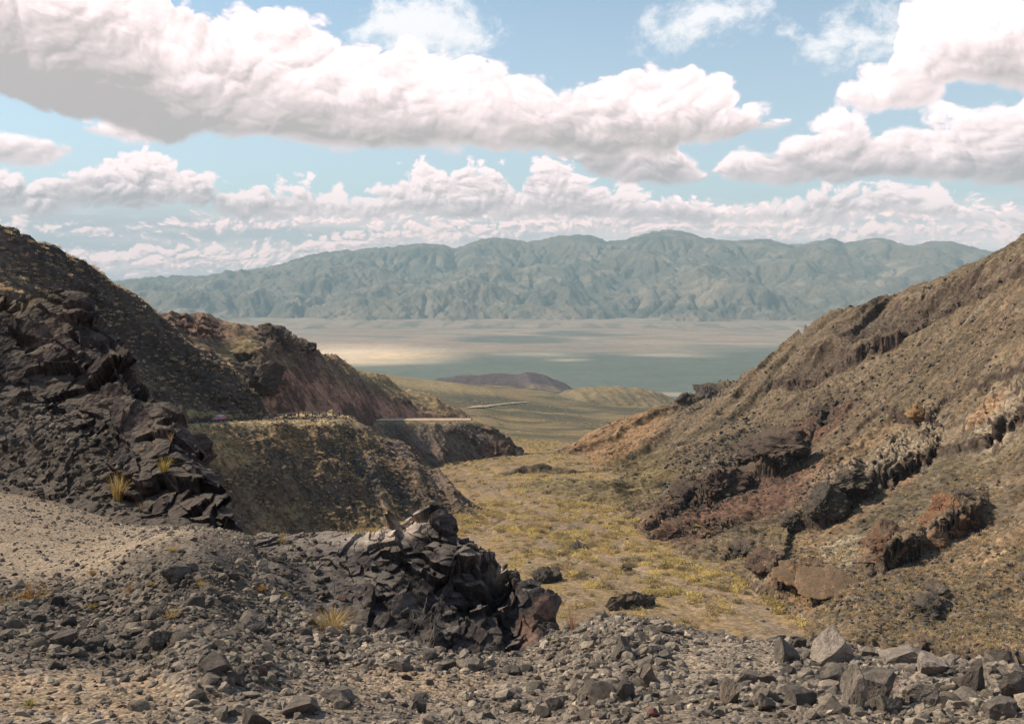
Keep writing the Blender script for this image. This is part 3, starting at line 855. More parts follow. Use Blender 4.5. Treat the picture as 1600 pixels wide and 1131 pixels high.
kn = np.clip(blob(px, py, 430, 530, 34, 18, 20, .5) + blob(px, py, 395, 585, 42, 24, 30, .5) + blob(px, py, 480, 548, 16, 12, 20, .5) + blob(px, py, 305, 510, 44, 14, 10, .5), 0, 1)
red.push(e * kn * (facet(P3, 10, 104, .8, .4) * .25 + facet(P3, 4, 105, .8, .4) * .5))
c = np.tile(rgb(.17, .120, .082), (len(px), 1))
c = lerp(c, rgb(.125, .094, .064), sstep(-.2, .5, fbm((x - y) / 40, (x + y) / 120, 4, 106)) * .7)
redz = np.clip(sstep(0, 26, (py - (556 + (px - 430) * .33))) * sstep(405, 440, px), 0, 1)
c = lerp(c, rgb(.31, .175, .125), redz * .95)
c = lerp(c, rgb(.075, .06, .055), .8 * np.clip(blob(px, py, 395, 588, 42, 26, 30) + blob(px, py, 432, 535, 34, 16, 20), 0, 1))
c = lerp(c, rgb(.17, .105, .085), .8 * blob(px, py, 315, 512, 50, 16, 12))
c = lerp(c, rgb(.23, .185, .105), .8 * np.clip(blob(px, py, 372, 545, 34, 14, -20) + blob(px, py, 620, 608, 90, 9, 24), 0, 1))
m_red = earth('red earth hill', .04, .28, .7, .3, rock=(.085, .055, .046), slope=(.4, .6), var=.28, grit=.35, streak=(.35, .02, .12))
red.build(m_red, c)

# ---------------------------------------------------------------- far: cinder hill, small hill, valley floor, mountain range
ph = Patch('dark_hill', [
    [(600, None, 3250, -520), (1000, None, 3250, -560)],
    [(600, 640, 3600), (690, 612, 3600), (830, 607, 3550), (890, 622, 3600), (960, 650, 3650)],
    [(600, 618, 3900), (660, 600, 3900), (690, 592, 3900), (720, 588, 3900), (770, 585, 3900), (805, 584, 3900), (826, 581.5, 3900), (848, 587, 3900), (872, 597, 3900), (893, 607, 3900), (930, 622, 3900), (1000, 650, 3900)],
    [(600, None, 4700, -640), (1000, None, 4700, -640)],
], [20, 40, 20], 600, 1000, 0.06)
x, y, z = ph.flat()
ph.Z += (fbm(x / 130, y / 130, 5, 110) * 4 + (ridged(x / 90, y / 700, 4, 111) - .9) * 4).reshape(ph.shape)
px, py = [a.ravel() for a in ph.px()]
c = lerp(np.tile(rgb(.075, .058, .062), (len(px), 1)), rgb(.21, .16, .12), .8 * blob(px, py, 850, 607, 30, 7, 10))
m_far = earth('distant hill', .004, .02, .1, 1.5, var=.25, grit=.2)
ph.build(m_far, c)
sh = Patch('small_hill', [
    [(780, None, 2150, -330), (1150, None, 2150, -340)],
    [(780, 655, 2300), (870, 640, 2280), (960, 634, 2260), (1060, 645, 2280), (1150, 660, 2300)],
    [(780, 640, 2550), (850, 623, 2550), (880, 613, 2550), (920, 607, 2550), (962, 604, 2550), (1000, 607, 2550), (1030, 615, 2550), (1060, 628, 2550), (1150, 650, 2550)],
    [(780, None, 3100, -480), (1150, None, 3100, -480)],
], [16, 40, 16], 780, 1150, 0.06)
x, y, z = sh.flat()
sh.Z += (fbm(x / 70, y / 70, 5, 112) * 2.5 + (ridged(x / 35 + y / 300, y / 400, 4, 113) - .9) * 3.5).reshape(sh.shape)
c = lerp(np.tile(rgb(.165, .132, .075), sh.shape[0:1] and (sh.X.size, 1)), rgb(.10, .088, .058), sstep(-.1, .4, fbm(x / 90, y / 200, 4, 114)) * .7)
sh.build(m_far, c)

vf = Patch('valley_floor', [[(-800, None, 3800, -604), (2400, None, 3800, -604)], [(-800, None, 8500, -600), (2400, None, 8500, -600)], [(-800, None, 17500, -560), (2400, None, 17500, -560)]], [90, 130], -700, 2300, 0.09)
x, y, z = vf.flat()
px, py = [a.ravel() for a in vf.px()]
warp = fbm(x / 2600, y / 900, 5, 120)
pyw = py + warp * 9
c = np.tile(rgb(.105, .125, .105), (len(px), 1))
c = lerp(c, rgb(.30, .235, .19), sstep(556, 538, pyw + .014 * (px - 800)))
fine = fbm(x / 900 + y / 2600, y / 260, 5, 121)
c = lerp(c, rgb(.14, .145, .12), sstep(.0, .5, fine) * sstep(545, 530, pyw) * .75)
c = lerp(c, rgb(.70, .54, .37), .9 * blob(px, py + warp * 4, 540, 556, 150, 13, 0, .6))
c = lerp(c, rgb(.52, .43, .33), .5 * np.clip(blob(px, py + warp * 8, 830, 554, 60, 4.5, 0, .9) + blob(px, py + warp * 3, 560, 546, 170, 4, 0, .6) + blob(px, py + warp * 5, 890, 564, 30, 2, 0, .9) + blob(px, py + warp * 5, 1040, 552, 60, 2.4, 0, .9), 0, 1))
c = lerp(c, rgb(.085, .105, .095), .8 * np.clip(blob(px, py + warp * 5, 800, 531, 90, 7) + blob(px, py + warp * 5, 900, 520, 60, 5) + blob(px, py + warp * 5, 720, 510, 120, 4), 0, 1))
c = lerp(c, rgb(.36, .30, .23), .7 * blob(px, py, 1030, 616, 90, 3.0))
m_val = earth('valley floor', .0006, .004, .02, 1.0, var=.16, grit=.12)
vf.build(m_val, c)

mt = Patch('mountain_range', [
    [(-800, None, 11600, -612), (2400, None, 11600, -612)],
    [(-800, None, 13400, -560), (2400, None, 13400, -560)],
    [(-800, 510, 14600), (100, 506, 14800), (400, 505, 14800), (520, 500, 14600), (640, 498, 14300), (800, 512, 14200), (1000, 518, 14000), (1200, 516, 14000), (1600, 514, 14000), (2400, 514, 14000)],
    [(-800, 480, 16500), (100, 475, 17000), (300, 470, 17000), (500, 468, 16800), (700, 463, 16500), (900, 460, 16200), (1000, 463, 16000), (1200, 460, 16000), (1400, 460, 16000), (1600, 462, 16000), (2400, 470, 16000)],
    [(-800, 460, 20000), (0, 450, 20000), (300, 444, 20000), (450, 432, 20000), (560, 420, 20000), (700, 420, 19600), (830, 415, 19500), (900, 410, 19300), (1040, 400, 19000), (1200, 410, 19000), (1400, 412, 19000), (1600, 420, 19000), (2400, 440, 19000)],
    [(-800, 455, 23000), (0, 447, 23000), (180, 438.5, 23000), (240, 434, 23000), (300, 433, 23000), (340, 428, 23000), (370, 425, 23000), (430, 416, 23000), (480, 402, 23000), (530, 394, 22800), (560, 391, 22800), (610, 387, 22600), (655, 382, 22500), (690, 383, 22500), (712, 390, 22500), (735, 381, 22500),
     (775, 373, 22500), (810, 378, 22500), (835, 379, 22500), (870, 371, 22400), (900, 368, 22400), (930, 372, 22300), (955, 379, 22200), (990, 370, 22000), (1030, 361, 22000), (1060, 362, 22000), (1100, 370, 22000), (1140, 376, 22000), (1190, 375, 22000), (1240, 383, 22000), (1270, 379, 22000), (1300, 375, 22000),
     (1320, 382, 22000), (1350, 376, 22000), (1372, 373, 22000), (1400, 380, 22000), (1425, 384, 22000), (1450, 378, 22000), (1475, 377, 22000), (1520, 387, 22000), (1560, 396, 22000), (1620, 402, 22000), (1800, 420, 22000), (2400, 440, 22000)],
    [(-800, None, 27000, -400), (2400, None, 27000, -400)],
], [40, 30, 110, 120, 120, 16], -600, 2200, 0.055)
x, y, z = mt.flat()
rowi = np.repeat(np.arange(mt.shape[0]), mt.shape[1]).astype(float)
body = sstep(55, 120, rowi) * (1 - .85 * sstep(330, 385, rowi))
wx, wy = x + 400 * fbm(x / 1800, y / 1800, 3, 130), y + 400 * fbm(x / 1800, y / 1800, 3, 131)
mt.Z += (body * (fbm(wx / 1300, wy / 1700, 6, 132) * 170 + (ridged(wx / 1700 + wy / 4200, wy / 4600, 5, 133) - .9) * 170)).reshape(mt.shape)


def erode(p, dx=70.0, steps=26, K=.010):
    """rain over the range: streams gather downhill and cut branching ravines"""
    x0, x1, y0, y1 = -13500, 13500, 11800, 24200
    nx, ny = int((x1 - x0) / dx), int((y1 - y0) / dx)
    gx, gy = np.meshgrid(x0 + dx * np.arange(nx), y0 + dx * np.arange(ny))
    az, lr = np.arctan2(gx, gy), np.hypot(gx, gy)
    R_ = np.hypot(p.X, p.Y)
    H = np.zeros_like(gx)
    ja = np.clip((az - p.az[0]) / (p.az[1] - p.az[0]), 0, len(p.az) - 1.001)
    jj = np.round(ja).astype(int)
    for j in np.unique(jj):
        m_ = jj == j
        H[m_] = np.interp(lr[m_], R_[:, j], p.Z[:, j])
    g = np.random.default_rng(3)
    H0 = H.copy()
    H = H + g.uniform(0, 6, H.shape)
    N = nx * ny
    idx = np.arange(N).reshape(ny, nx)
    for it in range(steps):
        best = np.zeros_like(H)
        rec = idx.copy()
        dist = np.full_like(H, dx)
        for oy in (-1, 0, 1):
            for ox in (-1, 0, 1):
                if not (ox or oy):
                    continue
                L = dx * math.hypot(ox, oy)
                sh_ = np.roll(H, (-oy, -ox), (0, 1))
                si = np.roll(idx, (-oy, -ox), (0, 1))
                sl_ = (H - sh_) / L
                sl_[0 if oy < 0 else -1 if oy > 0 else slice(0, 0)] = -1
                if ox:
                    sl_[:, 0 if ox < 0 else -1] = -1
                m_ = sl_ > best
                best = np.where(m_, sl_, best)
                rec = np.where(m_, si, rec)
                dist = np.where(m_, L, dist)
        order = np.argsort(H, axis=None)
        rl, ol = rec.ravel().tolist(), order.tolist()
        A = [dx * dx] * N
        for i in reversed(ol):
            q = rl[i]
            if q != i:
                A[q] += A[i]
        f = (K * np.sqrt(np.array(A)) / dist.ravel()).tolist()
        h = H.ravel().tolist()
        for i in ol:
            q = rl[i]
            if q != i:
                h[i] = (h[i] + f[i] * h[q]) / (1 + f[i])
        H = np.array(h).reshape(ny, nx)
        lap = (np.roll(H, 1, 0) + np.roll(H, -1, 0) + np.roll(H, 1, 1) + np.roll(H, -1, 1) - 4 * H)
        lap[0] = lap[-1] = 0
        lap[:, 0] = lap[:, -1] = 0
        H = H + .008 * lap
    D = H - H0
    fx, fy = np.clip((p.X - x0) / dx, 0, nx - 1.001), np.clip((p.Y - y0) / dx, 0, ny - 1.001)
    ix, iy = fx.astype(int), fy.astype(int)
    u, v = fx - ix, fy - iy
    return (D[iy, ix] * (1 - u) + D[iy, ix + 1] * u) * (1 - v) + (D[iy + 1, ix] * (1 - u) + D[iy + 1, ix + 1] * u) * v


mt.Z += (70 * fbm(x / 1700, y / 4000, 3, 140) * sstep(42, 74, rowi) * (1 - sstep(74, 150, rowi))).reshape(mt.shape)
dcut = erode(mt, 60.0, 30, .024)
keep = (1 - .72 * sstep(345, 395, rowi)).reshape(mt.shape)
mt.Z += dcut * keep
mt.Z += ((fbm(x / 240, y / 240, 4, 134) * 13 + (ridged(x / 300 + y / 1100, y / 900, 4, 137) - .9) * 34) * sstep(50, 100, rowi)).reshape(mt.shape)
cut = np.clip(-dcut.ravel() / 160.0, 0, 1)
c = np.tile(rgb(.165, .142, .110), (mt.X.size, 1))
c = lerp(c, rgb(.10, .10, .085), sstep(-.2, .5, fbm(x / 2500, y / 2500 + mt.Z.ravel() / 900, 4, 135)) * .75)
c = lerp(c, rgb(.30, .25, .20), sstep(.2, .6, fbm(x / 900, y / 1200 + mt.Z.ravel() / 400, 5, 136)) * .6)
fanm = sstep(118, 62, rowi + 40 * fbm(x / 1500, y / 1500, 4, 138))
c = lerp(c, lerp(np.tile(rgb(.29, .232, .19), (len(x), 1)), rgb(.17, .155, .13), sstep(-.1, .5, fbm(x / 300, y / 2600, 4, 139))), fanm)
m_mt = earth('mountain rock', .0012, .006, .03, 12.0, var=.22, grit=.15)
mt.build(m_mt, c)


# ================================================================== THINGS ON THE LAND
rng = np.random.default_rng(11)
random.seed(5)


def tag(o, label=None, cat=None, group=None, kind=None):
    for k, v in (('label', label), ('category', cat), ('group', group), ('kind', kind)):
        if v:
            o[k] = v
    return o


def z_at(p, az, r):
    j = int(np.clip(round((az - p.az[0]) / (p.az[1] - p.az[0])), 0, len(p.az) - 1))
    rr = np.hypot(p.X[:, j], p.Y[:, j])
    return float(np.interp(r, rr, p.Z[:, j]))


# which points the camera can see: highest sight line of the land in front, by azimuth and distance
NA, NR = 1000, 500
A0, A1, L0, L1 = R(-34), R(34), math.log(2.0), math.log(30000.0)
HOR = np.full((NA, NR), -9.0)


def horizon_add(p):
    x, y, z = p.flat()
    r = np.hypot(x, y)
    ia = ((np.arctan2(x, y) - A0) / (A1 - A0) * NA).astype(int)
    ir = ((np.log(r) - L0) / (L1 - L0) * NR).astype(int)
    k = (ia >= 0) & (ia < NA) & (ir >= 0) & (ir < NR)
    np.maximum.at(HOR, (ia[k], ir[k]), (z / r)[k])


def shown(P, h):
    """how far the top of something of height h at P clears the land in front of it, in screen tangent"""
    r = np.hypot(P[:, 0], P[:, 1])
    ia = np.clip(((np.arctan2(P[:, 0], P[:, 1]) - A0) / (A1 - A0) * NA).astype(int), 0, NA - 1)
    ir = np.clip(((np.log(r) - L0) / (L1 - L0) * NR).astype(int) - 1, 0, NR - 1)
    return (P[:, 2] + h) / r - HORC[ia, ir]


def cut_rock(seed, sub=2, cuts=11, lo=.42, hi=.85, aspect=(1, .78, .6), rough=0.05):
    """a lump of broken stone: a ball trimmed by random fracture planes"""
    g = np.random.default_rng(seed)
    bm = bmesh.new()
    bmesh.ops.create_icosphere(bm, subdivisions=sub, radius=1.0)
    bm.verts.index_update()
    v = np.array([w.co[:] for w in bm.verts])
    f = np.array([[w.index for w in q.verts] for q in bm.faces])
    bm.free()
    for _ in range(cuts):
        n = g.normal(size=3)
        n /= np.linalg.norm(n)
        d = g.uniform(lo, hi)
        v -= np.maximum(0, v @ n - d)[:, None] * n
    if rough:
        nn = v / (np.linalg.norm(v, axis=1, keepdims=True) + 1e-9)
        v += nn * facet(v + seed, .5, seed, .8, .3)[:, None] * rough * 2
    v *= np.array(aspect)
    v /= max(np.ptp(v[:, 0]), np.ptp(v[:, 1]))        # widest side = 1
    return v, f


def rotm(n):
    """n random rotations: any heading, tipped a little"""
    a, b, c = rng.uniform(0, 2 * math.pi, n), rng.normal(0, .35, n), rng.normal(0, .35, n)
    Z = np.zeros((n, 3, 3))
    ca, sa, cb, sb, cc, sc = np.cos(a), np.sin(a), np.cos(b), np.sin(b), np.cos(c), np.sin(c)
    Z[:, 0, 0], Z[:, 0, 1], Z[:, 0, 2] = ca * cb, ca * sb * sc - sa * cc, ca * sb * cc + sa * sc
    Z[:, 1, 0], Z[:, 1, 1], Z[:, 1, 2] = sa * cb, sa * sb * sc + ca * cc, sa * sb * cc - ca * sc
    Z[:, 2, 0], Z[:, 2, 1], Z[:, 2, 2] = -sb, cb * sc, cb * cc
    return Z


def merged(name, variants, pick, P, size, rot, col, mat, smooth=False, vcol=None):
    """one mesh out of many small ones"""
    co, fa, cc, off = [], [], [], 0
    for k, (v, f) in enumerate(variants):
        i = np.nonzero(pick == k)[0]
        if not len(i):
            continue
        w = np.einsum('nij,vj->nvi', rot[i], v) * size[i][:, None, None] + P[i][:, None, :]
        co.append(w.reshape(-1, 3))
        fa.append((f[None] + (np.arange(len(i)) * len(v))[:, None, None] + off).reshape(-1, f.shape[1]))
        cv = np.repeat(col[i][:, None, :], len(v), 1)
        if vcol is not None:
            cv = cv * vcol[k][None, :, None]
        cc.append(cv.reshape(-1, 3))
        off += len(i) * len(v)
    me = bpy.data.meshes.new(name)
    mesh_from(me, np.concatenate(co), np.concatenate(fa), fa[0].shape[1], smooth)
    set_col(me, np.concatenate(cc))
    me.materials.append(mat)
    o = bpy.data.objects.new(name, me)
    COL.objects.link(o)
    return o


def stone_mat(name, use_attr=True, c=(.12, .1, .09), scale=9.0, bump=.02, var=.4):
    m = bpy.data.materials.new(name)
    m.use_nodes = True
    t = NT(m.node_tree)
    b = m.node_tree.nodes['Principled BSDF']
    b.inputs['Roughness'].default_value = .9
    b.inputs['Specular IOR Level'].default_value = .2
    tc = t.n('ShaderNodeTexCoord').outputs['Object']
    if use_attr:
        base = t.n('ShaderNodeAttribute', attribute_name='Col').outputs['Color']
    else:
        base = t.n('ShaderNodeObjectInfo').outputs['Color']
    n1 = t.noise(tc, scale * .35, 4, .6, .5)
    n2 = t.noise(tc, scale * 3, 5, .7)
    k = t.m('MULTIPLY', t.rng(n1, .3, .7, 1 - var, 1 + var), t.rng(n2, .25, .75, 1 - var, 1 + var))
    mul = t.n('ShaderNodeVectorMath', operation='SCALE')
    t.put(mul.inputs[0], base)
    t.put(mul.inputs['Scale'], k)
    # pale dust and weathering in blotches
    c2 = t.mix(t.rng(t.noise(t.vm('ADD', tc, (7., 3., 1.)), scale * .9, 4, .6), .55, .75, 0, .5), mul.outputs[0], (.2, .165, .13, 1))
    t.put(b.inputs['Base Color'], c2)
    bp = t.n('ShaderNodeBump')
    bp.inputs['Distance'].default_value = bump
    t.put(bp.inputs['Height'], t.m('ADD', n1, n2))
    t.put(b.inputs['Normal'], bp.outputs[0])
    return m


m_stone = stone_mat('rubble stone', True)
m_boulder = stone_mat('boulder stone', False)

# ---------------------------------------------------------------- broken outcrop beside the gully in the foreground
oc = Patch('rock_outcrop', [
    [(375, None, 14.0, -5.2), (430, None, 13.2, -6.2), (600, None, 12.6, -6.9), (740, None, 12.4, -7.1), (850, None, 12.8, -7.3), (900, None, 13.2, -8.2)],
    [(375, 890, 15.2), (430, 905, 14.6), (500, 985, 13.7), (620, 1030, 13.3), (740, 1075, 13.0), (800, 1070, 13.0), (850, 1030, 13.2), (900, 1050, 13.4)],
    [(375, 862, 16.2), (430, 865, 16.0), (500, 900, 15.2), (560, 905, 15.0), (620, 905, 14.8), (700, 945, 14.4), (760, 965, 14.1), (820, 975, 13.9), (850, 985, 13.8), (900, 1060, 13.8)],
    [(375, 850, 17.8), (400, 842, 17.4), (430, 837, 17.2), (470, 835, 17.0), (500, 832, 16.8), (540, 834, 16.6), (562, 830, 16.5), (575, 824, 16.5), (600, 822, 16.4), (628, 814, 16.2), (640, 806, 16.1), (652, 803, 16.0), (672, 806, 15.9), (690, 815, 15.8), (700, 838, 15.7), (722, 868, 15.4), (742, 882, 15.3), (762, 888, 15.2), (785, 884, 15.0),
     (808, 894, 14.8), (826, 914, 14.7), (842, 934, 14.6), (860, 957, 14.4), (880, 990, 14.3), (900, 1065, 14.3)],
    [(375, None, 20, -6.3), (430, None, 19.5, -6.5), (560, None, 18.6, -7.2), (660, None, 17.6, -7.6), (760, None, 16.8, -8.2), (900, None, 16, -10)],
    [(375, None, 22, -9.5), (560, None, 21, -10.5), (900, None, 18, -13.5)],
], [10, 60, 80, 30, 10], 376, 898, 0.035)
P3 = oc.pts()
px, py = [a.ravel() for a in oc.px()]
w3 = np.stack([fbm(P3[:, 0] * 1.2 + k, P3[:, 2] * 1.2 + P3[:, 1] * .6, 3, 140 + k) for k in range(3)], 1) * .18
edge = sstep(376, 430, px) * sstep(898, 860, px) * (.3 + .7 * sstep(10, 50, np.repeat(np.arange(oc.shape[0]), oc.shape[1])))
big = .22 + .78 * sstep(545, 610, px)
oc.push((facet(P3 + w3, 1.15, 141, .7, .36) * .42 * big + facet(P3 + w3, .5, 142, .7, .36) * .5 * big + facet(P3, .2, 143, .8, .4) * .35 * big) * edge)
P3 = oc.pts()
n = fbm(P3[:, 0] * 1.3, P3[:, 2] * 1.3 + P3[:, 1] * .4, 4, 144)
px, py = [a.ravel() for a in oc.px()]
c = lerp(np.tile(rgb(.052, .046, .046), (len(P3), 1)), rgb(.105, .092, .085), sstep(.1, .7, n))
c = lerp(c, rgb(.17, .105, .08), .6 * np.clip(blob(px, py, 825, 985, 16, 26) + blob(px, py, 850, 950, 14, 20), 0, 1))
c = lerp(c, rgb(.40, .34, .29), .8 * np.clip(.15 * blob(px, py, 490, 838, 90, 8, 0) + blob(px, py, 645, 818, 26, 22, 0) + .4 * blob(px, py, 545, 842, 45, 14, 10) + blob(px, py, 605, 828, 46, 16, -15) + blob(px, py, 780, 900, 20, 12), 0, 1))  # sunlight on the crest and its left faces painted in as pale colour
m_oc = earth('outcrop rock', 1.0, 6.0, 14.0, .035, var=.4, grit=.25)
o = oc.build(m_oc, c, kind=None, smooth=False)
dust_on(m_oc, (.20, .17, .14, 1), 3.0, .86, 1.04)
tag(o, 'jagged dark outcrop with a sunlit broken crest above the shaded gully in front', 'rock outcrop')

for p in PATCH.values():
    horizon_add(p)
HORC = np.maximum.accumulate(HOR, 1)

# ---------------------------------------------------------------- outcrops that stick out of the slopes
OUT = [  # px, py of the middle, width, height in photograph pixels, ground, albedo, seed, label
    (1186, 693, 46, 56, 'right_hillside', (.052, .040, .038), 'upper dark rock knob of the close pair halfway up the right hillside'),
    (1219, 708, 58, 58, 'right_hillside', (.056, .042, .039), 'broad dark rounded knob, larger lower one of the pair on the right hillside'),
    (1126, 744, 62, 56, 'right_hillside', (.058, .040, .036), 'big dark red-brown knob standing left of and below the close pair of knobs'),
    (1172, 741, 46, 24, 'right_hillside', (.058, .044, .040), 'low dark ledge wedged between the left knob and the pair above it'),
    (1084, 768, 58, 24, 'right_hillside', (.056, .042, .038), 'ragged dark ledge trailing downhill left from the red-brown knob'),
    (1291, 641, 38, 28, 'right_hillside', (.052, .042, .040), 'lone black knob high on the hillside above the close pair of knobs'),
    (1496, 806, 76, 66, 'right_hillside', (.150, .082, .050), 'rust-red crag with a long shadow at the upper end of the red row'),
    (1450, 838, 62, 58, 'right_hillside', (.150, .098, .062), 'tan-streaked red crag between the rust-red one and the lowest one'),
    (1392, 850, 72, 68, 'right_hillside', (.115, .068, .046), 'lowest brown-red crag, left end of the row of red crags'),
    (1287, 792, 50, 62, 'right_hillside', (.055, .048, .042), 'dark cliff face with an ochre edge below the fluted badland'),
    (1322, 752, 44, 58, 'right_hillside', (.060, .053, .045), 'dark shaded rib just left of the fluted badland'),
    (1238, 815, 34, 30, 'right_hillside', (.060, .052, .045), 'small dark round rock below the ochre-edged dark cliff'),
    (1156, 858, 32, 22, 'right_hillside', (.050, .046, .043), 'small black ledge at the foot of the hillside by the wash'),
    (1197, 880, 50, 30, 'right_hillside', (.085, .055, .046), 'dark maroon ledge beside the tan mound at the foot of the hill'),
    (1250, 892, 58, 46, 'right_hillside', (.150, .092, .052), 'smooth tan earth mound where the right hillside meets the wash'),
    (1292, 918, 66, 30, 'right_hillside', (.165, .104, .060), 'low tan earth hump right of the smooth tan mound'),
    (1074, 621, 28, 14, 'right_hillside', (.060, .052, .050), 'black pointed knob on the far end of the right ridge line'),
    (1112, 613, 46, 12, 'right_hillside', (.062, .053, .050), 'long low black knob on the ridge line beside the pointed one'),
    (1440, 648, 26, 26, 'right_hillside', (.210, .125, .055), 'small orange crag above the fluted badland'),
    (1052, 826, 32, 22, 'right_hillside', (.090, .052, .042), 'maroon rock at the lower left tip of the reddish slope'),
    (1512, 772, 30, 14, 'right_hillside', (.050, .044, .042), 'flat black ledge on the slope just above the rust-red crag'),
    (1040, 1000, 0, 0, '', None, ''),
    (778, 707, 34, 22, 'spur', (.105, .058, .046), 'red-brown crag at the toe of the spur under the lower road'),
    (806, 714, 24, 12, 'spur', (.070, .055, .050), 'small dark crag at the very tip of the spur'),
    (430, 524, 36, 18, 'red_hill', (.075, .060, .055), 'dark flat-topped crag on the crest of the red hill'),
    (479, 543, 18, 14, 'red_hill', (.070, .056, .052), 'small dark tooth of rock on the descending crest of the red hill'),
    (396, 590, 66, 44, 'red_hill', (.070, .056, .052), 'broad dark crag jutting from the flank of the red hill'),
    (905, 858, 22, 10, 'dry_wash', (.075, .068, .062), 'flat dark boulder lying alone on the wash floor'),
    (978, 889, 14, 9, 'dry_wash', (.065, .060, .055), 'small black boulder on the wash above the cut bank'),
    (856, 905, 34, 18, 'dry_wash', (.062, .057, .053), 'dark boulder in the wash right behind the foreground outcrop'),
    (1465, 925, 22, 18, 'right_hillside', (.085, .075, .066), 'rounded grey boulder on the near right slope below the red crags'),
    (1455, 955, 46, 26, 'right_hillside', (.060, .055, .050), 'dark split boulder below the rounded grey boulder on the right slope'),
]
for k, (ox, oy, ow, oh, gr, oc_, lab) in enumerate(OUT):
    if not ow:
        continue
    b = PATCH[gr].hit(ox, oy + oh * .38)
    d = b.length
    w, h = ow * d / F, oh * d / F
    smooth_mound = 'earth' in lab
    v, f = cut_rock(200 + k, 6, 16 if not smooth_mound else 1, .5, .95, (1, .85, 1), 0)
    v *= np.array((w * (1.25 if not smooth_mound else 1.4), w * 2.0, (.90 if gr == 'right_hillside' and 'boulder' not in lab else 1.5) * h if not smooth_mound else .30 * h)) / np.array((1, 1, max(1e-6, np.ptp(v[:, 2]))))
    v *= (1 + .22 * fbm(v[:, 0] / w * 2.2 + k * 3.7, v[:, 2] / w * 2.2 + v[:, 1] / w, 3, 480 + k))[:, None]
    v[:, 1] += w * .55                                     # it runs back into the slope behind its face
    v[:, 2] += v[:, 1] * .12
    wv = v + np.array(b)
    nn = v / (np.array((w, w, 2 * h)) ** 2)
    nn /= np.linalg.norm(nn, axis=1, keepdims=True) + 1e-12
    sc = w
    if smooth_mound:
        amp = ridged(np.arctan2(v[:, 1], v[:, 0]) * 6, v[:, 2] / h, 3, 300 + k) * .012 * w + fbm(wv[:, 0] / w * 3, wv[:, 2] / w * 3, 4, k) * .06 * w
    else:
        amp = facet(wv, sc * .30, 300 + k, .7, .36) * .34 + facet(wv, sc * .13, 330 + k, .9, .42) * .62 + facet(wv, sc * .055, 360 + k, .9, .4) * .75
    v = v + nn * amp[:, None]
    me = bpy.data.meshes.new('rock_outcrop')
    mesh_from(me, v, f, 3, smooth_mound)
    tone_ = fbm(wv[:, 0] / w * 3, wv[:, 2] / w * 3 + wv[:, 1] / w, 4, 400 + k)
    cc = np.tile(np.array(oc_), (len(v), 1)) * (1 + .45 * tone_)[:, None]
    if oc_[0] > .11 and not smooth_mound:
        cc = lerp(cc, rgb(.23, .17, .115), sstep(.1, .5, fbm(wv[:, 0] / w * 2.2 + 9, wv[:, 2] / w * 2.2, 3, 430 + k)) * .6)
    set_col(me, cc)
    if 'm_crag' not in globals():
        m_crag = earth('crag rock', .12, .9, 2.2, .22, var=.3, grit=.3)
        dust_on(m_crag, (.115, .084, .056, 1), .5)
    me.materials.append(m_crag)
    nm = 'earth_mound' if smooth_mound else ('boulder' if 'boulder' in lab else 'rock_outcrop')
    o = bpy.data.objects.new(nm, me)
    COL.objects.link(o)
    o.location = b
    o.rotation_euler.z = -math.atan2(b.x, b.y)
    tag(o, lab, {'earth_mound': 'earth mound', 'boulder': 'boulder', 'rock_outcrop': 'rock outcrop'}[nm], 'boulders on the canyon floor and slopes' if nm == 'boulder' else 'rock outcrops on the slopes' if nm == 'rock_outcrop' else 'earth mounds at the foot of the hillside')

# steep cut bank in the wash, the shadow on its face put into the colour
b = PATCH['dry_wash'].hit(986, 948)
d = b.length
v, f = cut_rock(777, 5, 8, .6, .95, (1, .5, 1), 0)
v = v * np.array((86 * d / F, 46 * d / F, 40 * d / F))
v += (v / np.linalg.norm(v, axis=1, keepdims=True)) * (facet(v, 2.4, 7, .9, .4) * .4 + facet(v, .9, 8, .9, .4) * .5)[:, None]
v[:, 2] = np.minimum(v[:, 2], 2.6 + .3 * fbm(v[:, 0], v[:, 1], 3, 5))
me = bpy.data.meshes.new('cut_bank')
mesh_from(me, v, f, 3, False)
set_col(me, lerp(np.tile(rgb(.075, .062, .05), (len(v), 1)), rgb(.20, .16, .10), sstep(2.1, 2.5, v[:, 2])))
me.materials.append(m_crag)
o = bpy.data.objects.new('cut_bank', me)
COL.objects.link(o)
o.location = b
o.rotation_euler.z = R(28)
tag(o, 'dark steep earth bank cut by floods in the middle of the yellow wash', 'earth bank')

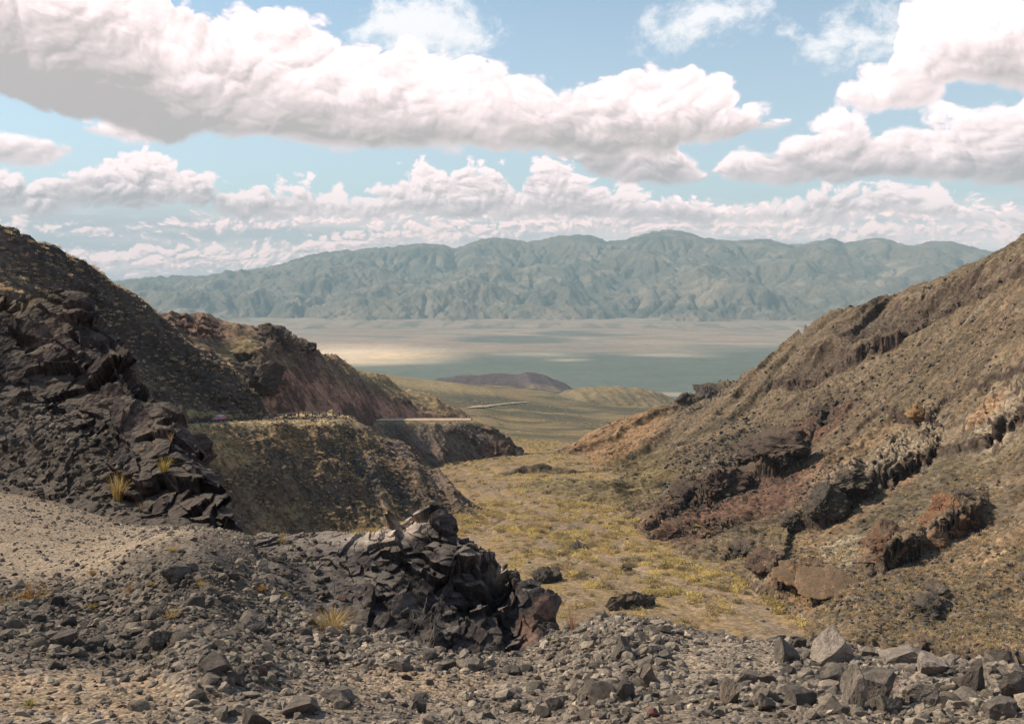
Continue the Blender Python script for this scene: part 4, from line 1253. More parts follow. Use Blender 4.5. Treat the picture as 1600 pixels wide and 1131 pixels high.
# ---------------------------------------------------------------- boulders and rubble of the foreground
HERO = [  # px, py of the foot, width, height, albedo, (cuts, low, high), name
    (1300, 1032, 78, 62, (.185, .165, .150), 'pale pointed boulder', 'pale grey pointed boulder standing on the crest of the right-hand rubble'),
    (1229, 1034, 48, 46, (.115, .105, .098), 'cracked square boulder', 'dark square cracked boulder just left of the pale pointed boulder'),
    (1332, 1104, 50, 80, (.150, .135, .122), 'tilted slab', 'big smooth slab tilted on edge below the pale pointed boulder'),
    (1372, 1098, 66, 62, (.100, .090, .084), 'dark shouldered boulder', 'dark heavy boulder leaning on the right of the tilted slab'),
    (1455, 1056, 54, 42, (.190, .170, .158), 'pale lumpy boulder', 'pale lumpy boulder left of the tall dark fin'),
    (1522, 1085, 46, 66, (.070, .062, .060), 'tall dark fin', 'tall dark fin of rock near the right edge'),
    (1588, 1098, 52, 56, (.078, .070, .066), 'dark wedge', 'dark wedge of rock cut by the right edge of the photo'),
    (1140, 1098, 38, 48, (.150, .128, .112), 'upright brown block', 'upright brown block standing alone left of the right-hand rubble'),
    (1250, 1106, 58, 36, (.085, .078, .074), 'flat dark block', 'flat-topped dark block below the cracked square boulder'),
    (1194, 1112, 42, 34, (.140, .122, .110), 'leaning brown rock', 'brown three-sided rock leaning left of the flat-topped dark block'),
    (971, 1028, 46, 42, (.082, .076, .072), 'dark peaked boulder', 'dark peaked boulder at the top of the central rock heap'),
    (1010, 1072, 30, 44, (.125, .108, .098), 'tan-topped boulder', 'upright boulder with a tan top on the right of the central heap'),
    (978, 1092, 34, 38, (.078, .074, .072), 'black cube', 'black cube-shaped boulder in the middle of the central heap'),
    (868, 1112, 36, 30, (.100, .092, .086), 'small dark wedge', 'small dark wedge of rock left of the central heap'),
    (1412, 1034, 86, 28, (.135, .120, .110), 'long low ledge', 'long low ledge of rock between the pale pointed and lumpy boulders'),
    (1440, 1098, 62, 34, (.140, .125, .114), 'broad low boulder', 'broad low boulder in front of the pale lumpy boulder'),
    (1022, 1119, 22, 15, (.170, .085, .075), 'red stone', 'small dull red stone at the foot of the central heap'),
    (100, 1012, 46, 32, (.072, .066, .062), 'dark overhanging rock', 'dark overhanging rock at the left edge of the bank'),
    (252, 1012, 34, 28, (.070, .065, .062), 'black blocky rock', 'black blocky rock halfway along the left bank'),
    (338, 1050, 60, 36, (.082, .075, .070), 'dark ledge', 'dark wide ledge in the left rubble right of the bare sandy patch'),
    (530, 1094, 64, 24, (.120, .108, .098), 'slanting slab', 'long slab slanting up to the right in the lower middle rubble'),
    (470, 1112, 66, 24, (.128, .113, .103), 'lower slanting slab', 'second slanting slab below and left of the first'),
    (405, 1136, 60, 34, (.070, .064, .060), 'dark bottom boulder', 'dark boulder cut off by the bottom edge of the photo'),
    (1388, 1116, 44, 36, (.125, .112, .102), 'grey angular rock', 'grey angular rock right of the foot of the dark heavy boulder'),
    (1562, 1122, 50, 36, (.115, .104, .096), 'grey corner rock', 'grey rock near the lower right corner below the dark fin'),
    (655, 1112, 30, 26, (.085, .078, .074), 'small dark cube', 'small dark cube of rock alone in the lower middle gravel'),
    (800, 1054, 42, 20, (.095, .088, .082), 'flat lip rock', 'flat dark rock lying at the lip of the shaded gully'),
    (744, 1046, 34, 24, (.135, .125, .115), 'pale lip rock', 'pale grey rock on the gully lip left of the flat dark one'),
    (622, 1046, 46, 22, (.120, .108, .10), 'wide lip rock', 'wide grey rock on the gully lip behind the lower middle gravel'),
    (392, 985, 60, 34, (.115, .103, .096), 'low grey hump', 'low grey hump of rock between the left mound and the dry grass'),
    (275, 905, 56, 26, (.065, .06, .058), 'black mound ledge', 'black ledge on top of the rubble mound beside the gravel pad'),
    (1560, 1036, 44, 26, (.062, .056, .052), 'dark back ledge', 'dark ledge behind the rubble at the right edge'),
]


def place_rock(name, me, P, size, rotz, tilt, col):
    o = bpy.data.objects.new(name, me)
    COL.objects.link(o)
    o.location = P
    o.scale = size
    o.rotation_euler = (tilt[0], tilt[1], rotz)
    o.color = (*col, 1)
    return o


for k, (hx, hy, hw, hh, hc, short, lab) in enumerate(HERO):
    P = fg.hit(hx, min(hy, 1150))
    d = P.length
    w, h = hw * d / F, hh * d / F
    v, f = cut_rock(500 + k, 5, 15, .40, .84, (1, .8, 1), .03)
    vn_ = v / (np.linalg.norm(v, axis=1, keepdims=True) + 1e-9)
    v = v + vn_ * (facet(v + k, .2, 40 + k, .9, .35) * .10 + facet(v + k, .09, 41 + k, .9, .35) * .12)[:, None]
    if 'pointed' in short or 'peaked' in short or 'fin' in short:
        up = (v[:, 2] - v[:, 2].min()) / np.ptp(v[:, 2])
        v[:, 0] *= 1.15 - .75 * up
        v[:, 1] *= 1.15 - .6 * up
    v = (v - (v.max(0) + v.min(0)) / 2) / np.ptp(v, axis=0)
    me = bpy.data.meshes.new('boulder')
    mesh_from(me, v, f, 3, False)
    me.materials.append(m_boulder)
    v *= 1.0
    o = place_rock('boulder', me, (P.x, P.y, P.z + h * .30), (w * .80, w * .66, h * 1.0), -math.atan2(P.x, P.y), (0, R(rng.uniform(-8, 8))), tuple(np.array(hc) * np.array((1.72, 1.60, 1.44))))
    tag(o, lab, 'boulder', 'big boulders of the foreground rubble')


def cells(p, dens, n, jitter=True):
    """n random points of a patch, by ground area times density"""
    a = np.sqrt(np.gradient(p.X, axis=1)**2 + np.gradient(p.Y, axis=1)**2) * np.sqrt(np.gradient(p.X, axis=0)**2 + np.gradient(p.Y, axis=0)**2)
    w = (a.ravel() * dens).cumsum()
    i = np.searchsorted(w, rng.uniform(0, w[-1], n))
    i = np.clip(i, 0, len(w) - 1)
    r, c = np.divmod(i, p.shape[1])
    r, c = np.clip(r, 0, p.shape[0] - 2), np.clip(c, 0, p.shape[1] - 2)
    u, v = rng.uniform(0, 1, n)[:, None], rng.uniform(0, 1, n)[:, None]
    G = np.stack((p.X, p.Y, p.Z), -1)
    return (G[r, c] * (1 - u) + G[r, c + 1] * u) * (1 - v) + (G[r + 1, c] * (1 - u) + G[r + 1, c + 1] * u) * v


VAR = [cut_rock(20 + k, 1, 9, .4, .8, ((1, .75, .6), (1, .6, .35), (1, .85, .75), (1, .5, .5))[k % 4], 0) for k in range(12)]
VARB = [cut_rock(60 + k, 3, 12, .4, .82, ((1, .75, .6), (1, .6, .35), (1, .85, .75), (1, .5, .5))[k % 4], .03) for k in range(12)]
SHAPE = ('blocky', 'flat', 'chunky', 'narrow')

px, py = [a.ravel() for a in fg.px()]
padm = np.clip(sstep(470, 330, px) * sstep(905, 850, py) + blob(px, py, 60, 850, 330, 60), 0, 1)
heap = np.clip(.8 * blob(px, py, 150, 975, 200, 55, 4, .5) + blob(px, py, 970, 1040, 90, 75) + blob(px, py, 1380, 1065, 260, 62) + blob(px, py, 560, 1000, 190, 34, 14) + blob(px, py, 270, 905, 100, 45) + blob(px, py, 330, 1040, 90, 50), 0, 1)
bare = np.clip(blob(px, py, 120, 1085, 180, 40) + blob(px, py, 1130, 1035, 100, 34) + blob(px, py, 640, 1068, 120, 26) + padm, 0, 1)
inview = ((px > -120) & (px < 1720) & (py < 1200)).astype(float)
Pr, Sr = [], []
for n, lo, hi, pw, dens in ((34000, .018, .06, 2.0, (1 - .35 * bare) * (1 - .8 * padm)), (9000, .03, .10, 2.2, (1 - .6 * bare)), (23000, .035, .12, 2.0, (1 - .85 * bare) * (.25 + heap)), (3600, .07, .20, 2.5, (1 - .97 * bare) * (.12 + heap)), (6000, .008, .022, 1.6, .3 + padm), (1600, .015, .05, 2.6, padm)):
    P = cells(fg, dens * inview * np.minimum(1, (9.0 / np.hypot(fg.X, fg.Y).ravel()) ** .6), n)
    q = rng.uniform(0, 1, n)
    s_ = (lo ** (1 - pw) + q * (hi ** (1 - pw) - lo ** (1 - pw))) ** (1 / (1 - pw))
    Pr.append(P)
    Sr.append(s_)
n_fg = sum(len(a) for a in Sr)
px, py = [a.ravel() for a in oc.px()]
P = cells(oc, blob(px, py, 450, 880, 110, 60, 20, .5) + .03, 800)
Pr.append(P); Sr.append(.02 + .14 * rng.uniform(0, 1, 800) ** 3)
# loose stones on the slopes further away
px, py = [a.ravel() for a in cl.px()]
P = cells(cl, blob(px, py, 60, 700, 160, 70, 28, .5) + .03, 3500)
Pr.append(P); Sr.append(rng.uniform(.05, .22, 3500) ** 1.0)
px, py = [a.ravel() for a in rd.px()]
P = cells(rd, .25 + blob(px, py, 590, 745, 150, 34, 36, .6) + blob(px, py, 760, 802, 34, 14, 20) * 3, 7000)
Pr.append(P); Sr.append(.35 + 1.0 * rng.uniform(0, 1, 7000) ** 3)
px, py = [a.ravel() for a in rh.px()]
vis = (py > 380) & (px > 760) & (px < 1700) & (py < 1100)
band = blob(px, py, 1450, 590, 220, 60, -25, .6) + blob(px, py, 1520, 960, 160, 60, 0, .6) + blob(px, py, 1130, 800, 90, 40, -25) + .8 * blob(px, py, 1530, 770, 80, 40, -20, .6) + blob(px, py, 1230, 690, 90, 22, -35)
for q in OUT:
    if q[2] and q[4] == 'right_hillside':
        band = np.maximum(band, 2.2 * blob(px, py, q[0] - 6, q[1] + 6, q[2] * .95, q[3] * .9, -25, .7))
band = band + 5 * blob(px, py, 1500, 985, 190, 60, 6, .7)
P = cells(rh, vis * (.16 + band), 19000)
Pr.append(P); Sr.append((.3 + 1.1 * rng.uniform(0, 1, 19000) ** 3) * np.clip(np.hypot(P[:, 0], P[:, 1]) / 260, .45, 1.5))
nearr = blob(px, py, 1500, 960, 260, 110, 0, .6) * (np.hypot(rh.X, rh.Y).ravel() < 230)
P = cells(rh, nearr, 6000)
Pr.append(P); Sr.append(.12 + .75 * rng.uniform(0, 1, 6000) ** 3)
P = cells(lh, np.ones(lh.X.size), 2500)
Pr.append(P); Sr.append(.4 + 1.2 * rng.uniform(0, 1, 2500) ** 3)
P = cells(wa, ((np.hypot(wa.X, wa.Y) < 420) & (np.hypot(wa.X, wa.Y) > 120)).ravel() * 1.0, 2500)
Pr.append(P); Sr.append(.25 + .8 * rng.uniform(0, 1, 2500) ** 4)
NRK = len(np.concatenate(Sr))
grp = np.concatenate([np.full(len(a), k) for k, a in enumerate(Sr)])
P, s_ = np.concatenate(Pr), np.concatenate(Sr)
ok = shown(P, s_ * .5) > -.012
P, s_, grp = P[ok], s_[ok], grp[ok]
P[:, 2] += s_ * rng.uniform(-.06, .16, len(s_))
nr = len(P)
pick = rng.integers(0, 12, nr)
rot = rotm(nr)
tone_i = rng.choice(5, nr, p=[.32, .33, .22, .115, .015])
TONES = np.array([(.118, .099, .083), (.192, .161, .130), (.256, .207, .158), (.33, .272, .205), (.205, .135, .112)])
TNAME = ('dark', 'grey', 'brownish', 'pale', 'reddish')
col = TONES[tone_i] * rng.uniform(.8, 1.2, (nr, 1))
fa = grp >= 8
px, py = to_px(P[:, 0], P[:, 1], P[:, 2])
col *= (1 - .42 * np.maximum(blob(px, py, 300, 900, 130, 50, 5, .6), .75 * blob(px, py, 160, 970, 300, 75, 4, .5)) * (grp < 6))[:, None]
col[fa] = np.array((.060, .053, .048)) * rng.uniform(.6, 1.7, (fa.sum(), 1))
col[grp == 7] *= .40
col[grp == 6] *= .38  # stones on the gully slope: its shade is put into their colour
px, py = to_px(P[:, 0], P[:, 1], P[:, 2])
size_px = s_ * F / np.linalg.norm(P, axis=1)
infr = (px > 4) & (px < 1596) & (py > 4) & (py < 1122) & (shown(P, s_ * .3) > -.001)
order = np.argsort(-np.where(infr, size_px, 0))
NTOP = 300 - len(HERO)
top = order[:NTOP]
rest = np.ones(nr, bool)
rest[top] = False
i = np.nonzero(rest)[0]
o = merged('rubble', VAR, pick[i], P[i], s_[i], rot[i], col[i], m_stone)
tag(o, 'loose grey and brown rubble strewn over the bank and slopes', 'rubble', None, 'stuff')

MES = []
for k, (v, f) in enumerate(VARB):
    me = bpy.data.meshes.new('rock')
    mesh_from(me, v, f, 3, False)
    me.materials.append(m_boulder)
    MES.append(me)


def bearing(dx, dy):
    a = math.degrees(math.atan2(-dy, dx)) % 360
    return ('right of', 'above right of', 'behind', 'above left of', 'left of', 'below left of', 'below', 'below right of')[int((a + 22.5) // 45) % 8]


ORD = ['', 'second', 'third', 'fourth', 'fifth', 'sixth', 'seventh', 'eighth', 'ninth', 'tenth', 'eleventh', 'twelfth', 'thirteenth', 'fourteenth', 'fifteenth', 'sixteenth', 'seventeenth', 'eighteenth', 'nineteenth', 'twentieth']


def relate(items, marks):
    """labels that find each thing from the nearest landmarks; items: (px, py, words), marks: (px, py, name)"""
    keyed = {}
    for k, (ix, iy, words) in enumerate(items):
        d = sorted((math.hypot(ix - mx, (iy - my) * 1.3), mx, my, nm) for mx, my, nm in marks)
        dd, mx, my, nm = d[0]
        keyed.setdefault((words, bearing(ix - mx, iy - my), nm), []).append((dd, k, d[1][3]))
    out = [None] * len(items)

    def number(lst, words, be, tail):
        lst.sort()
        for j, q in enumerate(lst):
            w = 'nearest ' if len(lst) > 1 and j == 0 else (ORD[j] + ' ' if 0 < j < len(ORD) else '' if j == 0 else 'distant ')
            out[q[1]] = f'{w}{words} {be} the {tail}'

    for (words, be, nm), lst in keyed.items():
        if len(lst) <= 8:
            number(lst, words, be, nm)
        else:
            sub = {}
            for q in lst:
                sub.setdefault(q[2], []).append(q)
            for nm2, l2 in sub.items():
                number(l2, words, be, f'{nm} towards the {nm2}')
    return out


items = []
for k in top:
    sz = 'large' if size_px[k] > 26 else 'middling' if size_px[k] > 17 else 'small'
    items.append((px[k], py[k], f'{sz} {SHAPE[pick[k] % 4]} {TNAME[tone_i[k]]} rock'))
marks = [(h[0], h[1] - h[3] * .5, h[5]) for h in HERO]
for k, lab in zip(top, relate(items, marks)):
    o = bpy.data.objects.new('rock', MES[pick[k]])
    COL.objects.link(o)
    M = Matrix(rot[k].tolist()).to_4x4()
    o.matrix_world = Matrix.Translation(P[k]) @ M @ Matrix.Scale(float(s_[k]), 4)
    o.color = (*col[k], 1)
    tag(o, lab, 'rock', 'loose rocks of the foreground rubble')

# ---------------------------------------------------------------- desert shrubs
def shrub_variant(seed, n, size, squash=.95):
    """a low dome of short twigs and small leaves, open at the edge"""
    g = np.random.default_rng(seed)
    v, f, tone_ = [], [], []
    lob = g.normal(size=(4, 3)) * .22
    for k in range(n):
        d = g.normal(size=3)
        d[2] = abs(d[2]) * .9 + .1
        d /= np.linalg.norm(d)
        rr = g.uniform(.25, 1.0) ** .55 * (.42 + .1 * math.sin(3 * math.atan2(d[1], d[0]) + seed))
        c = d * rr + lob[k % 4] * np.array((1, 1, .3))
        c[2] *= squash
        a, b_ = g.normal(size=3), g.normal(size=3)
        a = a * .5 + d
        a /= np.linalg.norm(a)
        b_ -= a * (a @ b_)
        b_ /= np.linalg.norm(b_)
        L, W = size * g.uniform(.7, 1.5), size * g.uniform(.3, .7)
        i0 = len(v)
        v += [c - a * L * .5, c + b_ * W, c + a * L * .6 - b_ * W * .3]
        f.append((i0, i0 + 1, i0 + 2))
        t_ = g.uniform(.65, 1.35)
        tone_ += [t_] * 3
    v = np.array(v)
    v[:, 2] = np.maximum(v[:, 2], -.05)
    return (v, np.array(f)), np.array(tone_)


def leaf_mat(name, attr=True):
    m = bpy.data.materials.new(name)
    m.use_nodes = True
    t = NT(m.node_tree)
    b = m.node_tree.nodes['Principled BSDF']
    b.inputs['Roughness'].default_value = .8
    b.inputs['Specular IOR Level'].default_value = .1
    base = t.n('ShaderNodeAttribute', attribute_name='Col').outputs['Color']
    if not attr:
        base = t.mix(1.0, base, t.n('ShaderNodeObjectInfo').outputs['Color'], 'MULTIPLY')
    tr = t.n('ShaderNodeBsdfTranslucent')
    t.put(tr.inputs['Color'], base)
    t.put(b.inputs['Base Color'], base)
    mx = t.n('ShaderNodeMixShader')
    mx.inputs[0].default_value = .42
    t.put(mx.inputs[1], b.outputs[0])
    t.put(mx.inputs[2], tr.outputs[0])
    out = [n for n in m.node_tree.nodes if n.type == 'OUTPUT_MATERIAL'][0]
    t.put(out.inputs['Surface'], mx.outputs[0])
    return m


m_scrub, m_shrub = leaf_mat('scrub leaves'), leaf_mat('shrub leaves', False)
SV = [shrub_variant(900 + k, 40, .25) for k in range(8)]
SM = [shrub_variant(915 + k, 110, .16) for k in range(8)]
SN = [shrub_variant(930 + k, 260, .115) for k in range(8)]
G_Y, G_O, G_G, G_D = rgb(.58, .46, .19), rgb(.47, .355, .19), rgb(.29, .24, .145), rgb(.58, .43, .28)
SC = []


def scatter(p, dens, n, lo, hi, cols, pr, region, sink=.1):
    P = cells(p, dens, n)
    s_ = lo + (hi - lo) * rng.uniform(0, 1, n) ** 2.2
    c = np.array(cols)[rng.choice(len(cols), n, p=pr)] * rng.uniform(.75, 1.25, (n, 1))
    P[:, 2] -= s_ * .05
    SC.append((P, s_, c, np.full(n, region)))


r = np.hypot(wa.X, wa.Y).ravel()
px, py = [a.ravel() for a in wa.px()]
x, y, z = wa.flat()
clump = .12 + sstep(-.1, .5, fbm(x / 12, y / 18, 4, 150)) + 1.2 * sstep(.1, .5, fbm(x / 30, y / 60, 3, 151))
mer = x - (22 * np.sin(y / 70.0) + 9 * np.sin(y / 23.0 + 1)) + .02 * y
clump *= .25 + .75 * sstep(.04, .2, np.abs(fbm(mer / 26.0, y / 120.0, 4, 50)))
scatter(wa, clump * (r < 330) * (r > 120), 9500, .8, 3.3, (G_Y, G_O, G_G), (.45, .33, .22), 0)
scatter(wa, clump * (r >= 300) * (r < 800), 14000, 1.0, 3.2, (G_Y, G_O, G_G), (.45, .35, .2), 0)
scatter(wa, (r >= 700) * (r < 2500) * (.3 + sstep(-.2, .5, fbm(x / 120, y / 200, 3, 152))), 7000, 1.5, 4.0, (G_O, G_G, G_D), (.4, .4, .2), 1)
px, py = [a.ravel() for a in rh.px()]
x, y, z = rh.flat()
vis = (py > 380) & (px > 760) & (px < 1700) & (py < 1100)
dn = .25 + sstep(-.2, .5, fbm(x / 25, y / 25, 4, 153)) + .8 * blob(px, py, 1480, 930, 200, 90, 0, .6) + .9 * blob(px, py, 1450, 600, 220, 70, -25, .6)
scatter(rh, vis * dn * (1 - .8 * flute) * (np.hypot(x, y) < 260), 6500, .35, 1.15, (G_O, G_G, G_D), (.35, .35, .3), 2)
scatter(rh, vis * dn * (1 - .8 * flute) * (np.hypot(x, y) >= 240), 12500, .5, 1.5, (G_O, G_G, G_D), (.4, .35, .25), 2)
scatter(rh, nearr * (.3 + sstep(-.1, .5, fbm(x / 7, y / 7, 3, 155))), 3000, .35, 1.1, (G_O, G_G, G_D), (.3, .4, .3), 2)
px, py = [a.ravel() for a in rd.px()]
scatter(rd, (.3 + 1.0 * sstep(0, .5, fbm(rd.X.ravel() / 9, rd.Y.ravel() / 9, 4, 154))) * (1 - .93 * ((py < 667) & (px < 560))) * (1 - .9 * blob(px, py, 575, 668, 34, 12)), 11500, .45, 1.4, (G_Y, G_O, G_G, G_D), (.04, .28, .10, .58), 3)
scatter(lh, np.ones(lh.X.size), 7000, .7, 1.9, (G_O, G_G, G_D), (.3, .15, .55), 4)
scatter(red, np.ones(red.X.size) * (1 - .8 * redz), 2600, .7, 1.9, (G_O, G_G, G_D), (.3, .2, .5), 5)
scatter(sp2, np.ones(sp2.X.size), 1800, .6, 1.6, (G_O, G_G, G_D), (.4, .35, .25), 5)
P = np.concatenate([a[0] for a in SC])
s_ = np.concatenate([a[1] for a in SC])
col = np.concatenate([a[2] for a in SC])
reg = np.concatenate([a[3] for a in SC])
ok = shown(P, s_ * .5) > -.004
P, s_, col, reg = P[ok], s_[ok], col[ok], reg[ok]
ns = len(P)
pick = rng.integers(0, 8, ns)
ang = rng.uniform(0, 2 * math.pi, ns)
rot = np.zeros((ns, 3, 3))
rot[:, 0, 0], rot[:, 0, 1], rot[:, 1, 0], rot[:, 1, 1], rot[:, 2, 2] = np.cos(ang), -np.sin(ang), np.sin(ang), np.cos(ang), rng.uniform(.75, 1.2, ns)
px, py = to_px(P[:, 0], P[:, 1], P[:, 2] + s_ * .3)
size_px = s_ * F / np.linalg.norm(P, axis=1)
infr = (px > 6) & (px < 1594) & (py > 6) & (py < 1125) & (shown(P, s_ * .25) > .0)
order = np.argsort(-np.where(infr, size_px, 0))
top = order[:300]
rest = np.ones(ns, bool)
rest[top] = False
fine_ = rest & (size_px > 6.5)
coarse = rest & ~fine_
i = np.nonzero(rest)[0]
pick2 = np.where(size_px > 8.5, pick + 8, pick)
o = merged('scrub', [a[0] for a in SV + SM], pick2[i], P[i], s_[i], rot[i], col[i], m_scrub, vcol=[a[1] for a in SV + SM])
tag(o, 'countless small yellow and olive desert shrubs dotting the wash and slopes', 'scrub', None, 'stuff')
SME = []
for (v, f), t_ in SN:
    me = bpy.data.meshes.new('shrub')
    mesh_from(me, v, f, 3, False)
    set_col(me, np.repeat(t_[:, None], 3, 1))
    me.materials.append(m_shrub)
    SME.append(me)
SHRUB_MARKS = [(a[0], a[1], m_) for a, m_ in zip([q for q in OUT if q[2]], ['upper knob of the pair', 'lower knob of the pair', 'red-brown knob', 'low dark ledge', 'ragged ledge', 'lone black knob', 'rust-red crag', 'tan-streaked crag', 'lowest red crag', 'ochre-edged cliff', 'shaded rib', 'small round rock', 'small black ledge',
               'maroon ledge', 'tan mound', 'low tan hump', 'pointed ridge knob', 'long ridge knob', 'orange crag', 'maroon tip rock', 'flat black ledge', 'spur toe crag', 'spur tip crag', 'crest crag', 'rock tooth', 'broad flank crag', 'flat wash boulder', 'small wash boulder', 'boulder behind outcrop',
               'rounded slope boulder', 'split slope boulder'])] + [(986, 930, 'dark cut bank'), (650, 830, 'outcrop crest'), (343, 655, 'maroon car'), (530, 650, 'guardrail end'), (785, 808, 'scrub slope toe'), (1300, 1005, 'pale pointed boulder'), (1522, 1050, 'tall dark fin'), (1130, 1000, 'gravelly brink')]
items = []
for k in top:
    c = col[k]
    cn = 'yellow' if c[0] > c[2] * 4 else 'olive' if c[1] > c[0] * .9 else 'tawny'
    sz = 'big' if size_px[k] > 14 else 'middling' if size_px[k] > 10 else 'small'
    items.append((px[k], py[k], f'{sz} {cn} shrub'))
for k, lab in zip(top, relate(items, SHRUB_MARKS)):
    o = bpy.data.objects.new('shrub', SME[pick[k]])
    COL.objects.link(o)
    o.location = P[k]
    o.rotation_euler.z = ang[k]
    o.scale = (s_[k], s_[k], s_[k] * rot[k, 2, 2])
    o.color = (*col[k], 1)
    tag(o, lab, 'shrub', 'desert shrubs in the wash and on the slopes')

# ---------------------------------------------------------------- grass tufts and small plants close by
def tuft(px_, py_, w_px, h_px, n, c0, c1, patch, lab, kind='grass_tuft', cat='grass tuft', spread=1.0, leafy=False):
    b = patch.hit(px_, py_)
    d = b.length
    W, H = .85 * w_px * d / F, .85 * h_px * d / F
    v, f, cc = [], [], []
    for k in range(n):
        a = rng.uniform(0, 2 * math.pi)
        q = rng.uniform(0, 1) ** .6
        base = np.array((math.cos(a), math.sin(a), 0)) * W * .16 * rng.uniform(0, 1)
        lean = q * W * .5 * spread
        L = H * rng.uniform(.55, 1.08) * (1 - .25 * q)
        out = np.array((math.cos(a), math.sin(a), 0)) * lean
        side = np.array((-math.sin(a + rng.uniform(-1, 1)), math.cos(a), 0)) * max(.0025, W * .008) * rng.uniform(.7, 1.5)
        pts = [base + out * t**1.7 + np.array((0, 0, L * (t - .18 * q * t * t))) for t in (0, .45, .8, 1.0)]
        i0 = len(v)
        tint = lerp(np.array(c0), np.array(c1), rng.uniform(0, 1)) * rng.uniform(.7, 1.3)
        for j, p in enumerate(pts[:3]):
            v += [p - side * (1 - .25 * j), p + side * (1 - .25 * j)]
            cc += [tint, tint]
        v.append(pts[3])
        cc.append(tint)
        f += [(i0, i0 + 1, i0 + 3), (i0, i0 + 3, i0 + 2), (i0 + 2, i0 + 3, i0 + 5), (i0 + 2, i0 + 5, i0 + 4), (i0 + 4, i0 + 5, i0 + 6)]
        if leafy:
            for _ in range(5):
                t = rng.uniform(.3, 1)
                p = base + out * t**1.7 + np.array((0, 0, L * t)) + rng.normal(size=3) * W * .05
                e1, e2 = rng.normal(size=3) * W * .04, rng.normal(size=3) * W * .03
                i0 = len(v)
                v += [p, p + e1, p + e2]
                cc += [tint] * 3
                f.append((i0, i0 + 1, i0 + 2))
    me = bpy.data.meshes.new(kind)
    mesh_from(me, np.array(v), np.array(f), 3, False)
    set_col(me, np.array(cc))
    me.materials.append(m_scrub)
    o = bpy.data.objects.new(kind, me)
    COL.objects.link(o)
    o.location = (b.x, b.y, b.z - .02 * H)
    tag(o, lab, cat, 'grass tufts near the camera' if kind == 'grass_tuft' else 'small plants near the camera')


DRY, GOLD, PINK, RUST, GRN = (.42, .30, .13), (.36, .25, .07), (.36, .22, .15), (.20, .085, .05), (.20, .21, .05)
tuft(170, 782, 48, 58, 150, DRY, GOLD, cl, 'tall golden bunch of grass at the foot of the dark crag')
tuft(258, 748, 40, 34, 110, GOLD, (.3, .25, .08), cl, 'yellow bunch of grass growing on the face of the dark crag')
tuft(206, 796, 24, 15, 60, PINK, DRY, cl, 'small pinkish clump of dry grass by the edge of the gravel pad')
tuft(268, 690, 16, 22, 50, PINK, DRY, cl, 'pinkish dry clump high on the edge of the dark crag')
tuft(215, 705, 14, 14, 40, PINK, DRY, cl, 'little dry clump on the crag above the yellow bunch')
tuft(518, 985, 84, 46, 190, DRY, (.34, .24, .11), fg, 'wide straw-coloured bunch of grass at the head of the gully', spread=1.3)
tuft(440, 850, 20, 30, 60, DRY, GOLD, oc, 'thin dry clump on the rim between the pad and the outcrop')
tuft(388, 812, 20, 34, 60, DRY, PINK, cl, 'dry clump at the right end of the dark crag')
tuft(893, 985, 44, 62, 34, RUST, PINK, fg, 'tall sparse reddish weed at the right end of the outcrop', 'weed', 'weed')
for q in ((270, 862, 24, 10, GOLD, DRY, 'low ochre plant on the far rim of the rubble mound', fg), (315, 918, 26, 14, GOLD, DRY, 'ochre plant on the right flank of the rubble mound', fg), (238, 918, 24, 14, DRY, GOLD, 'ochre plant on the left flank of the rubble mound', fg),
          (268, 968, 38, 20, GOLD, DRY, 'ochre bushlet in front of the rubble mound', fg), (408, 925, 28, 16, RUST, GOLD, 'rusty bushlet below the rim right of the mound', fg), (446, 934, 16, 10, GOLD, GRN, 'bright yellow bushlet near the head of the gully', fg), (425, 905, 18, 10, GOLD, RUST, 'small ochre bushlet higher up between mound and gully', fg),
          (50, 940, 66, 36, RUST, GOLD, 'rust-red low bush at the left edge of the gravel pad', fg), (8, 948, 30, 18, GOLD, RUST, 'orange bushlet cut by the left edge of the photo', fg), (145, 951, 22, 12, GRN, GOLD, 'small green plant at the edge of the pad below the rust-red bush', fg), (145, 898, 22, 10, RUST, GOLD, 'faint rusty plant on the pad right of the rust-red bush', fg),
          (205, 930, 34, 20, RUST, DRY, 'thin rusty plant between the pad and the rubble mound', fg), (272, 1004, 30, 12, GRN, GOLD, 'thin greenish plant right of the black blocky rock', fg), (250, 1030, 18, 8, GRN, GOLD, 'tiny greenish plant below the black blocky rock', fg), (48, 1102, 26, 10, GOLD, GRN, 'flat yellowish plant in the lower left sandy patch', fg)):
    tuft(q[0], q[1], q[2], q[3], 46, q[4], q[5], q[7], q[6], 'low_plant', 'plant', 1.2, True)
b = None

# ---------------------------------------------------------------- road, guardrails and the car
def strip(name, mat, pts_in, pts_out, lift, kind='structure'):
    v = []
    for a, b_ in zip(pts_in, pts_out):
        v += [(a[0], a[1], a[2] + lift), (b_[0], b_[1], b_[2] + lift)]
    n = len(pts_in)
    f = [(2 * i, 2 * i + 2, 2 * i + 3, 2 * i + 1) for i in range(n - 1)]
    me = bpy.data.meshes.new(name)
    mesh_from(me, np.array(v), np.array(f), 4, True)
    me.materials.append(mat)
    o = bpy.data.objects.new(name, me)
    COL.objects.link(o)
    o['kind'] = kind
    return o


def on(p, px_, r, lift=0.0):
    a = ray(px_, 660)[0]
    return Vector((r * math.sin(a), r * math.cos(a), z_at(p, a, r) + lift))


m_road = earth('worn asphalt', .3, 2, 9, .01, var=.2, grit=.2)
m_road.node_tree.nodes['Principled BSDF'].inputs['Roughness'].default_value = .9
edge_px = [150, 240, 290, 350, 440, 530, 556]
edge_r = [247, 258, 269, 282, 302, 327, 341]
RE = lambda q: float(np.interp(q, edge_px, edge_r))
qs = np.linspace(155, 552, 90)


def road_col(o):
    set_col(o.data, np.tile(rgb(.15, .135, .125), (len(o.data.vertices), 1)))


